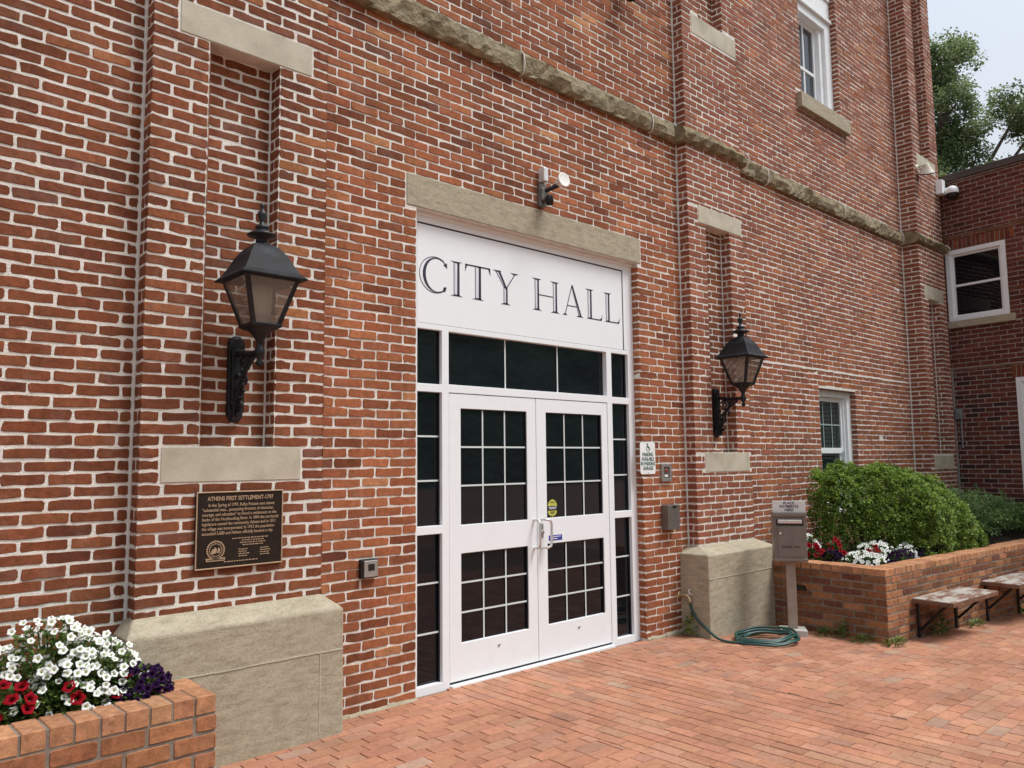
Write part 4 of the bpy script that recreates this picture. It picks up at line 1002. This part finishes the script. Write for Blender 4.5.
brick_face(m_, B0, e1, -e2, 0, QL, -.33, QT - c2, course=c2, pitch=.21, mj=.011, mjz=.012, pal=lambda u, z: DK if random.random() < .55 - .5 * (u < .5) else PAL_PLANT, phase=.1, ext0=True, zoff=QT - c2 * 20, jit=.0012)
brick_face(m_, B0 + e2 * 1.165, -e2, -e1, 0, 1.165, -.12, QT - c2, course=c2, pitch=.21, mj=.011, mjz=.012, pal=lambda u, z: DK if random.random() < .75 else PAL_PLANT, phase=1.16, ext1=True, zoff=QT - c2 * 20, jit=.0012)  # side face mostly darkened bricks, its shade put into their colour
cap_bricks(m_, bf, -.012, QL, 0, .205, QT - c2, QT, 'u', .102); cap_bricks(m_, bf, -.012, .2, .207, 1.165, QT - c2, QT, 'v', .102)
m_.build('planter_wall', ['brick_planter', 'mortar_planter'], pl2)
soil(.19, QL, .19, 1.62, QT - .055, bf, pl2, nx=60)
m_ = MB(); p0 = bf(0, .62, 0); m_.box(-.0095, .012, .80, .90, .315, .365, 0, BM); m_.build('drain_hole', 'black', pl2)

# ------------------------------------------------------------------ benches on the right planter
def bench(u0, u1, label):
    b = thing('wall_bench', label, 'bench', bf((u0 + u1) / 2, -.17, gz(7.5 + (u0 + u1) / 2)), 'plank benches fixed to the planter')
    m_ = MB(); dp = .37; zt = .293; nseg = 3
    for i in range(nseg):
        a = -dp + dp * i / nseg; c_ = -dp + dp * (i + 1) / nseg - (.004 if i < nseg - 1 else .012)
        m_.box(u0 + random.uniform(-.004, .004), u1 + random.uniform(-.004, .004), a, c_, zt - .042, zt + random.uniform(-.002, .002), 0, BM)
    for i, f in enumerate(m_.f):
        pass
    m_.build('seat', 'bench', b, .004, origin=tuple(b.location))
    e = MB(); e.box(u0 - .003, u1 + .003, -dp - .012, -dp - .001, zt - .044, zt - .004, 0, BM); e.box(u0 - .014, u0 - .005, -dp, -.012, zt - .044, zt - .004, 0, BM); e.build('seat_edge', 'bench_edge', b, .003)
    for u in (u0 + .09, u1 - .12):
        g_ = gz(bf(u, 0, 0)[0]); k_ = MB()
        k_.box(u, u + .04, -.022, -.008, g_, zt - .045, 0, BM); k_.box(u, u + .04, -dp + .04, -.023, zt - .058, zt - .046, 0, BM)
        k_.tube([bf(u + .02, -.03, zt - .30), bf(u + .02, -dp + .10, zt - .062)], .013, 6)
        k_.build('bracket', 'black_iron', b)
    return b
bench(.47, 1.50, 'weathered plank bench with peeling white paint nearest the planter corner')
bench(2.06, 3.15, 'weathered plank bench farther along the planter at the right edge of the photo')

# ------------------------------------------------------------------ payment drop box on a post
fx, fy = 7.235, 3.885; gd = gz(7.245); f = Vector((fx, fy, 0)).normalized(); rgt = Vector((f.y, -f.x, 0))
a_ = R(6); f = Matrix.Rotation(a_, 3, 'Z') @ f; rgt = Vector((f.y, -f.x, 0))
DM0 = Matrix(((rgt.x, f.x, 0, fx), (rgt.y, f.y, 0, fy), (0, 0, 1, 0), (0, 0, 0, 1))); DM = DM0
db = thing('drop_box', 'brown steel payment drop box with silver sign standing on a post', 'drop box', (fx, fy, 0))
m_ = MB(); m_.box(-.12, .12, -.11, .11, gd - .02, gd + .06, 0, DM); m_.build('base_pad', 'concrete', db, .006)
m_ = MB(); m_.box(-.043, .043, -.03, .03, gd + .06, .645, 0, DM); m_.build('post', 'post_metal', db, .004)
DM = DM0 @ Matrix.Translation((0, 0, -.018)) @ Matrix.Diagonal((1.03, 1.03, 1.0, 1))
m_ = MB(); m_.box(-.145, .145, -.10, .12, .672, 1.085, 0, DM); m_.box(-.150, .150, -.118, .124, 1.085, 1.125, 0, DM); m_.box(-.15, .15, -.106, .124, .66, .69, 0, DM); bd = m_.build('box_body', 'box_metal', db, .006)
m_ = MB(); m_.box(-.112, .112, -.107, -.099, .705, .985, 0, DM); m_.build('box_door', 'box_metal', bd, .003)
m_ = MB(); m_.box(-.12, .12, -.1035, -.098, 1.0, 1.06, 0, DM); m_.build('slot_recess', 'black', bd)
m_ = MB(); m_.box(-.108, .108, -.122, -.102, 1.022, 1.058, 0, DM); m_.build('slot_flap', 'chrome', bd, .006)
m_ = MB(); m_.lathe([(0, 0), (.012, 0), (.012, .006), (0, .008)], tuple(DM @ Vector((-.088, -.107, .925))), 12, mat=DM.to_3x3() @ Matrix.Rotation(R(90), 3, 'X')); m_.build('lock', 'chrome', bd)
m_ = MB(); m_.box(-.147, .147, -.085, -.07, 1.126, 1.235, 0, DM); m_.box(-.10, .10, -.07, .0, 1.126, 1.14, 0, DM); pn = m_.build('sign_plate', 'box_plate', db, .003)
m_ = MB()
for i, (t_, s_) in enumerate((('PLACE', .034), ('PAYMENTS', .034), ('HERE', .034))):
    v_, f_ = text_mesh(t_, s_, 't', None, None, lambda a, b, c: tuple(DM @ Vector((a, -.0855 - c, 1.212 - i * .032 + b))), 'CENTER', .0006, .0010); m_.add(v_, f_)
m_.build('lettering', 'ink', pn)
m_ = MB(); v_, f_ = text_mesh('THANK YOU', .028, 't', None, None, lambda a, b, c: tuple(DM @ Vector((a, -.1075 - c, .80 + b))), 'CENTER', .0006, .0006); m_.add(v_, f_); m_.build('lettering', 'black', bd)

# ------------------------------------------------------------------ hose and tap
tap = thing('garden_tap', 'brass garden tap on the brick at the plinth edge feeding the green hose', 'tap', (6.385, YW, .335))
m_ = MB(); m_.tube([(6.385, YW, .345), (6.385, YW - .07, .345), (6.387, YW - .105, .335), (6.388, YW - .12, .305), (6.388, YW - .12, .285)], [.014, .014, .016, .015, .015], 10); m_.lathe([(.03, 0), (.03, .01), (.016, .015)], (6.385, YW, .345), 12, mat=Matrix.Rotation(R(90), 3, 'X')); m_.build('spout', 'brass', tap)
m_ = MB(); m_.tube([(6.386, YW - .085, .345), (6.40, YW - .12, .375)], .008, 8)
m_.tube([(6.40 + .026 * math.cos(R(a)), YW - .122 + .01 * math.sin(R(a)), .376 + .026 * math.sin(R(a))) for a in range(0, 360, 30)], .007, 6, closed=True); m_.build('handle', 'lamp_cream', tap)
pts = [Vector((6.388, YW - .12, .287)), Vector((6.392, YW - .13, .22)), Vector((6.40, YW - .20, .12)), Vector((6.39, YW - .32, .045)), Vector((6.37, YW - .42, .0)), Vector((6.37, YW - .52, -.012)), Vector((6.42, YW - .63, -.014))]
hc = Vector((6.73, 3.87, gz(6.73))); rl = random.Random(3); turns = 6.5; ns = int(turns * 26)
for i in range(ns + 1):
    t = i / ns; a = R(200) + 2 * math.pi * turns * t
    wob = 1 + .10 * math.sin(t * 17) + .07 * math.sin(t * 41 + 1)
    rx = .27 * wob; ry = .20 * wob
    cx_ = hc.x + .05 * math.sin(t * 9.0); cy_ = hc.y + .045 * math.cos(t * 7.3)
    u_, v_ = rx * math.cos(a), ry * math.sin(a); rot = R(-28)
    z = hc.z + .013 + .062 * t * (0.65 + .35 * math.sin(a * 1.0 + 1)) + .012 * abs(math.sin(a * 2 + t * 20))
    pts.append(Vector((cx_ + u_ * math.cos(rot) - v_ * math.sin(rot), cy_ + u_ * math.sin(rot) + v_ * math.cos(rot), z)))
def catmull(P_, k=4):
    o_ = []
    for i in range(len(P_) - 1):
        p0, p1, p2, p3 = P_[max(i - 1, 0)], P_[i], P_[i + 1], P_[min(i + 2, len(P_) - 1)]
        for s in range(k):
            t = s / k; o_.append(.5 * ((2 * p1) + (p2 - p0) * t + (2 * p0 - 5 * p1 + 4 * p2 - p3) * t * t + (3 * p1 - p0 - 3 * p2 + p3) * t ** 3))
    o_.append(P_[-1]); return o_
m_ = MB(); m_.tube(catmull(pts[:9], 5) + pts[9:], .0115, 8)
ho = m_.build('garden_hose', 'hose', None, origin=(6.6, 3.8, 0)); thing('garden_hose', 'dark green garden hose coiled on the paving by the stone plinth', 'hose', obj=ho)

# ------------------------------------------------------------------ vegetation
def rnd_dir():
    while True:
        v = Vector((random.uniform(-1, 1), random.uniform(-1, 1), random.uniform(-1, 1)))
        if .05 < v.length < 1: return v.normalized()
def leaf_card(mb_, p, d_, up, L_, W_, tint, fold=.25):
    d_ = d_.normalized(); s = d_.cross(up)
    if s.length < .05: s = d_.orthogonal()
    s.normalize(); n_ = s.cross(d_)
    a = p; t_ = p + d_ * L_ - n_ * L_ * .15; m1 = p + d_ * L_ * .45 + n_ * L_ * .05
    l_, r_ = m1 + s * W_ + n_ * W_ * fold, m1 - s * W_ + n_ * W_ * fold
    mb_.add([tuple(a), tuple(l_), tuple(t_), tuple(r_), tuple(m1)], [(0, 4, 1), (1, 4, 2), (0, 3, 4), (4, 3, 2)], 0, (tint, tint, tint))
# big shrub
def bush_top(u):   # height of the crown above the soil along the planter
    P_ = [(.13, .02), (.20, .50), (.36, .80), (.62, .94), (1.2, .965), (1.7, .92), (2.1, .83), (2.4, .68), (2.65, .45), (2.85, .10)]
    for (a, b), (c, d_) in zip(P_[:-1], P_[1:]):
        if a <= u <= c: return b + (d_ - b) * (u - a) / (c - a)
    return 0
def bush_front(u): return 1.0 if u < .55 else (1.0 - .80 * min(1, (u - .55) / .95) ** .8)
sh = thing('shrub', 'large rounded bright green leafy shrub in the right planter below the small window', 'shrub', bf(1.9, .8, QT - .05))
m_ = MB(); rs = random.Random(11); cl = []
for q_ in range(2900):
    inner = q_ < 520
    u = rs.uniform(.15, 2.82); h = bush_top(u); fr_, bk_ = bush_front(u), 1.42
    a = rs.uniform(0, math.pi) if inner or rs.random() < .35 else (rs.uniform(-.02, 1.75) if rs.random() < .7 else rs.uniform(0, .3))
    mid = (fr_ + bk_) / 2; half = (bk_ - fr_) / 2
    k = rs.uniform(.45, .85) if inner else rs.uniform(.90, 1.01)
    lump = 1 + .035 * math.sin(u * 8.3 + a * 3) + .025 * math.sin(u * 15 - a * 5)
    v = mid - half * math.cos(a) * k * lump; z = h * (max(0, math.sin(a)) ** .5) * k * lump
    if v > .7 and u < .20 + (v - .7) * 1.2: continue
    u += max(0, v - .2) * .55 * min(1, u / 2.8) ** 2
    cl.append((u, v, max(z, .03), rs.uniform(.030, .062), Vector((0, -math.cos(a), math.sin(a) + .25)), inner))
for (u, v, z, r, nn, inner) in cl:
    base = rs.uniform(.05, .8)
    ex = -1 if u < .35 else (1 if u > 2.6 else 0)
    cpos = Vector(bf(u, v, QT - .05 + z)); nw = (e2 * nn.y + Z * nn.z + e1 * ex * .8).normalized()
    for _ in range(28):
        dd = rnd_dir()
        if dd.dot(nw) < -.3: dd = -dd
        p = cpos + dd * r * random.uniform(.35, 1.0)
        ld = (dd + nw * .35 + rnd_dir() * .6)
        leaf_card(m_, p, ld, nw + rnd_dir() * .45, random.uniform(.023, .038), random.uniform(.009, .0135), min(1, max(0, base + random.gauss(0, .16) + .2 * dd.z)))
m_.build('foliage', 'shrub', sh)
m_ = MB()
for _ in range(26):
    u = rs.uniform(1.2, 2.4); h = bush_top(u) * .7; x_, y_ = rs.uniform(.7, 1.2), 0
    p0 = Vector(bf(u, .95 + rs.uniform(-.2, .2), QT - .08)); p1 = Vector(bf(u + rs.uniform(-.2, .2), .95 + rs.uniform(-.35, .35), QT + h))
    m_.tube([p0, (p0 + p1) / 2 + rnd_dir() * .04, p1], [.012, .008, .004], 6)
m_.build('branches', 'bark', sh)
# juniper behind
ju = thing('juniper', 'low dark green spreading juniper between the big shrub and the annex wall', 'shrub', bf(4.4, .85, QT - .05))
m_ = MB()
for _ in range(900):
    u = rs.uniform(2.45, 5.9); hmax = .62 * max(0, 1 - (u - 2.45) / 3.7) ** .8 + .10
    v = rs.uniform(.20, 1.35); z = hmax * math.sin(math.pi * min(1, max(.12, (v + .25) / 1.75))) ** .5 * rs.uniform(.35, 1.02)
    p = Vector(bf(u, v, QT - .05 + z)); dr = (e1 * rs.uniform(-.3, 1) + e2 * rs.uniform(-1, .2) + Z * rs.uniform(-.1, .45)).normalized()
    base = rs.uniform(.05, .85)
    for k in range(22):
        t = k / 22; q_ = p + dr * .22 * t + Vector((0, 0, -.05 * t * t)); ld = (dr + rnd_dir() * .9)
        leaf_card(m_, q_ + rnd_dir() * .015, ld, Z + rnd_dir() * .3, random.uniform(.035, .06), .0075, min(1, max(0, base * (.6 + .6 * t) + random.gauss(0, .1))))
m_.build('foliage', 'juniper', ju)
m_ = MB()
for _ in range(14):
    u = rs.uniform(3.1, 5.2); p0 = Vector(bf(u, 1.0, QT - .08)); p1 = Vector(bf(u + rs.uniform(.1, .5), rs.uniform(.4, 1.4), QT + .25)); m_.tube([p0, (p0 + p1) / 2 + Vector((0, 0, .03)), p1], [.012, .008, .004], 6)
m_.build('branches', 'bark', ju)

# petunias
def flower_mesh(name, mat):
    m_ = MB(); n = 20; rings = [(.004, -.035, 0), (.009, -.012, .05), (.015, -.003, .3), (.026, .003, .8), (.034, .000, 1.0)]
    vs = []
    for k, (r, z, t) in enumerate(rings):
        for j in range(n):
            a = 2 * math.pi * j / n; lob = 1 + (.11 * math.cos(5 * a) if k >= 3 else 0); zz = z + (.004 * math.cos(5 * a + .6) if k == 4 else 0)
            vs.append((r * lob * math.cos(a), r * lob * math.sin(a), zz))
    for k in range(len(rings) - 1):
        t = (rings[k][2] + rings[k + 1][2]) / 2
        m_.add([], [], 0)
        for j in range(n):
            m_.f.append((k * n + j, k * n + (j + 1) % n, (k + 1) * n + (j + 1) % n, (k + 1) * n + j)); m_.m.append(0); m_.smooth.append(True); m_.c.append((t, t, t))
    m_.v = vs; m_.use_c = True
    me_o = m_.build(name, mat); me = me_o.data; bpy.data.objects.remove(me_o); return me
FM = {c: flower_mesh('flower', 'petal_' + c) for c in ('white', 'red', 'purple', 'pink')}
def petunia(label, center, rx, ry, h, nfl, colr, group, rngs, nleaf=420, size=1.0, face=Vector((-.25, -.75, .6)), tintb=.45):
    c = Vector(center); t = thing('petunia', label, 'flowering plant', tuple(c), group)
    m_ = MB(); r_ = random.Random(rngs)
    def surf(th_, ph_, k): return Vector((rx * math.cos(th_) * math.cos(ph_) * k, ry * math.sin(th_) * math.cos(ph_) * k, h * math.sin(ph_) * k))
    for _ in range(nleaf):
        p = surf(r_.uniform(0, 2 * math.pi), math.asin(r_.uniform(0, 1)), r_.uniform(.45, .97))
        dd = (Vector((p.x / rx, p.y / ry, p.z / h)) * .7 + Vector((r_.uniform(-1, 1), r_.uniform(-1, 1), r_.uniform(-.3, 1))))
        leaf_card(m_, c + p, dd, Z, r_.uniform(.03, .055), r_.uniform(.008, .014), min(1, max(0, r_.gauss(tintb, .22))))
    for _ in range(12):
        p = surf(r_.uniform(0, 2 * math.pi), r_.uniform(.3, 1.5), .9); m_.tube([c, c + p * .6 + Vector((0, 0, .02)), c + p], [.005, .004, .003], 5, c=(.5, .5, .5))
    m_.build('foliage', 'petunia_leaf', t)
    pts_ = []; tries = 0
    while len(pts_) < nfl and tries < 6000:
        tries += 1
        p = surf(r_.uniform(0, 2 * math.pi), math.asin(r_.uniform(.05, 1) ** .8), r_.uniform(1.0, 1.10))
        if p.y > ry * .75: continue
        if any((p - q_).length < .036 * size for q_ in pts_): continue
        pts_.append(p)
    for p in pts_:
        o = bpy.data.objects.new('flower', FM[colr]); col.objects.link(o); o.parent = t; o.location = p
        nrm = Vector((p.x / rx, p.y / ry, p.z / h)).normalized() * .55 + face * .75 + Vector((r_.uniform(-1, 1), r_.uniform(-1, 1), r_.uniform(-1, 1))) * .42
        o.rotation_euler = nrm.to_track_quat('Z', 'Y').to_euler(); s_ = size * r_.uniform(.78, 1.12); o.scale = (s_, s_, s_)
    return t
g1 = 'petunias in the left planter'
fl_face = Vector((-.22, -.75, .62)); fz = .56
petunia('tall white petunia clump at the back of the left planter', (1.00, 4.34, .46), .27, .17, .44, 92, 'white', g1, 1, 1300, fz, fl_face)
petunia('white petunia clump in the middle of the left planter', (1.17, 4.30, .46), .26, .17, .33, 98, 'white', g1, 2, 1200, fz, fl_face)
petunia('white petunia clump at the left end of the left planter cut by the photo edge', (.74, 4.34, .46), .20, .15, .36, 44, 'white', g1, 3, 900, fz, fl_face)
petunia('white petunia spilling forward over the middle of the left planter', (1.12, 4.24, .46), .24, .12, .26, 60, 'white', g1, 12, 500, fz, fl_face)
petunia('low white petunia with few blooms near the front cap bricks', (1.00, 4.225, .46), .25, .09, .15, 9, 'white', g1, 4, 640, .68, fl_face)
petunia('crimson petunia clump low at the left edge of the left planter', (.78, 4.21, .46), .17, .08, .20, 17, 'red', g1, 5, 420, .85, fl_face)
petunia('single crimson petunia between the white blooms of the left planter', (1.06, 4.17, .46), .05, .05, .19, 2, 'red', g1, 6, 90, .95, fl_face)
petunia('small crimson petunia beside the purple ones in the left planter', (1.29, 4.17, .46), .04, .04, .16, 2, 'red', g1, 7, 90, .85, fl_face)
petunia('deep purple petunia clump at the right end of the left planter', (1.375, 4.205, .46), .15, .10, .17, 58, 'purple', g1, 8, 320, .66, fl_face)
petunia('tiny pink petunia low against the cap bricks', (1.13, 4.165, .47), .03, .02, .05, 1, 'pink', g1, 9, 24, .6, fl_face)
g2 = 'petunias in the right planter'
ff = Vector((-.8, -.55, .5))
def P2(label, u, v, rx, ry, h, n_, c_, s_, nl=260, sz=1.0): petunia(label, bf(u, v, QT - .04), rx, ry, h, n_, c_, g2, s_, nl, sz, ff)
P2('crimson petunia clump beside the drop box in the right planter', .30, .96, .11, .20, .19, 44, 'red', 21, 340, .78)
P2('white petunia clump behind the crimson ones near the drop box', .42, 1.02, .11, .15, .26, 24, 'white', 22, 240, .66)
P2('purple petunia clump low between crimson and white in the right planter', .29, .68, .07, .10, .14, 18, 'purple', 23, 200, .7)
P2('second crimson petunia clump next to the white mass in the right planter', .38, .68, .09, .10, .23, 24, 'red', 24, 220, .78)
P2('bright white petunia mass in the middle of the right flower bed', .52, .46, .27, .22, .12, 84, 'white', 25, 380, .58)
P2('tall white petunia clump against the shrub', .90, .54, .32, .18, .18, 90, 'white', 26, 420, .58)
P2('crimson petunia with few blooms above the white mass', .64, .42, .12, .09, .17, 16, 'red', 27, 130, .64)
P2('deep purple petunia clump at the front of the right bed', .88, .27, .30, .06, .13, 54, 'purple', 28, 260, .62)
P2('white petunia at the right end of the right flower bed', 1.20, .37, .24, .09, .15, 44, 'white', 29, 280, .58)
P2('small purple petunia under the shrub beyond the last white blooms', 1.46, .29, .16, .07, .12, 26, 'purple', 30, 200, .6)

# weeds at the wall feet
def weed(label, x, y_, r, h, n_, s_, z=None):
    r_ = random.Random(s_); z = gz(x) if z is None else z; m_ = MB(); c = Vector((x, y_, z))
    for _ in range(n_):
        a = r_.uniform(0, 2 * math.pi); d_ = Vector((math.cos(a), math.sin(a), r_.uniform(.3, 1.6))); k = r_.random() ** .6
        leaf_card(m_, c + Vector((math.cos(a) * r * k, math.sin(a) * r * .5 * k, r_.uniform(0, h) * (1 - .6 * k))), d_, Z, r_.uniform(.03, .075), r_.uniform(.006, .014), min(1, max(0, r_.gauss(.5, .25))))
    o = m_.build('weed', 'weed', None, origin=tuple(c)); return thing('weed', label, 'weed', obj=o, group='weeds along the foot of the brickwork')
weed('green weed growing at the plinth corner under the tap', 6.37, 4.44, .10, .24, 120, 41)
weed('thin weed at the planter foot beside the concrete pad', 7.44, 3.66, .14, .06, 70, 42)
weed('tallest weed standing against the middle of the planter side', 7.45, 3.50, .07, .18, 70, 43)
weed('flat grass tuft along the planter side near its corner', 7.44, 3.30, .16, .05, 90, 44)
weed('grass tuft at the bottom corner of the right planter', 7.50, 3.05, .15, .05, 95, 45)
weed('dark leafy weed in the shade under the nearer bench', 8.35, 2.96, .14, .22, 130, 46)
weed('small tuft on the paving between the two benches', 9.15, 2.90, .14, .06, 60, 47)
weed('weed at the right photo edge beyond the benches', 10.5, 2.80, .10, .16, 70, 48)

# tree behind the annex
tx, ty = 26.5, 8.6
tr = thing('broadleaf_tree', 'tall leafy green tree rising behind the flat roof of the annex', 'tree', (tx, ty, 0))
m_ = MB(); m_.tube([(tx, ty, -.4), (tx + .1, ty, 3), (tx, ty + .1, 6.5), (tx + .1, ty, 9.5), (tx + .2, ty - .1, 12.5)], [.38, .32, .26, .18, .08], 12); m_.build('trunk', 'bark', tr)
clus = []
rr_ = random.Random(5)
main = [((25.2, 8.5, 13.3), 1.35, 46), ((25.9, 7.9, 13.6), 1.0, 26), ((25.3, 8.1, 11.6), 1.35, 46), ((25.9, 7.8, 11.0), .95, 26), ((25.0, 8.6, 9.9), 1.3, 38), ((25.9, 7.7, 9.6), 1.0, 18), ((27.0, 6.4, 12.05), 1.0, 26), ((26.55, 7.2, 9.7), .75, 14), ((27.5, 6.1, 11.6), .8, 14), ((26.4, 7.2, 10.0), .7, 9), ((27.0, 10.5, 12.5), 1.8, 20), ((28.2, 8.8, 10.5), 1.6, 16), ((26, 9.4, 14.2), 1.2, 18)]
limb = MB()
for (c, r, n_) in main:
    c = Vector(c); b0_ = Vector((tx + .05, ty, max(5.5, c.z - 3.2))); limb.tube([b0_, (b0_ + c) / 2 + Vector((0, 0, -.25)), c], [.12, .07, .03], 7)
    for _ in range(n_):
        d_ = rnd_dir(); p = c + Vector((d_.x, d_.y, d_.z * .8)) * r * rr_.uniform(.45, 1.0); clus.append((p, rr_.uniform(.22, .42), d_))
        if rr_.random() < .35: limb.tube([c, (c + p) / 2 + rnd_dir() * .1, p], [.03, .02, .01], 5)
limb.build('limbs', 'bark', tr)
m_ = MB()
for (p, r, d0) in clus:
    base = rr_.uniform(.0, .75)
    for _ in range(170):
        dd = rnd_dir(); q_ = p + dd * r * random.uniform(.3, 1)
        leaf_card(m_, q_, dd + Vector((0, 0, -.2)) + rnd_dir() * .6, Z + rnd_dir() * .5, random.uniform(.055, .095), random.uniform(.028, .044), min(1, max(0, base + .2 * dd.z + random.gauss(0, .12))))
m_.build('crown', 'tree', tr)
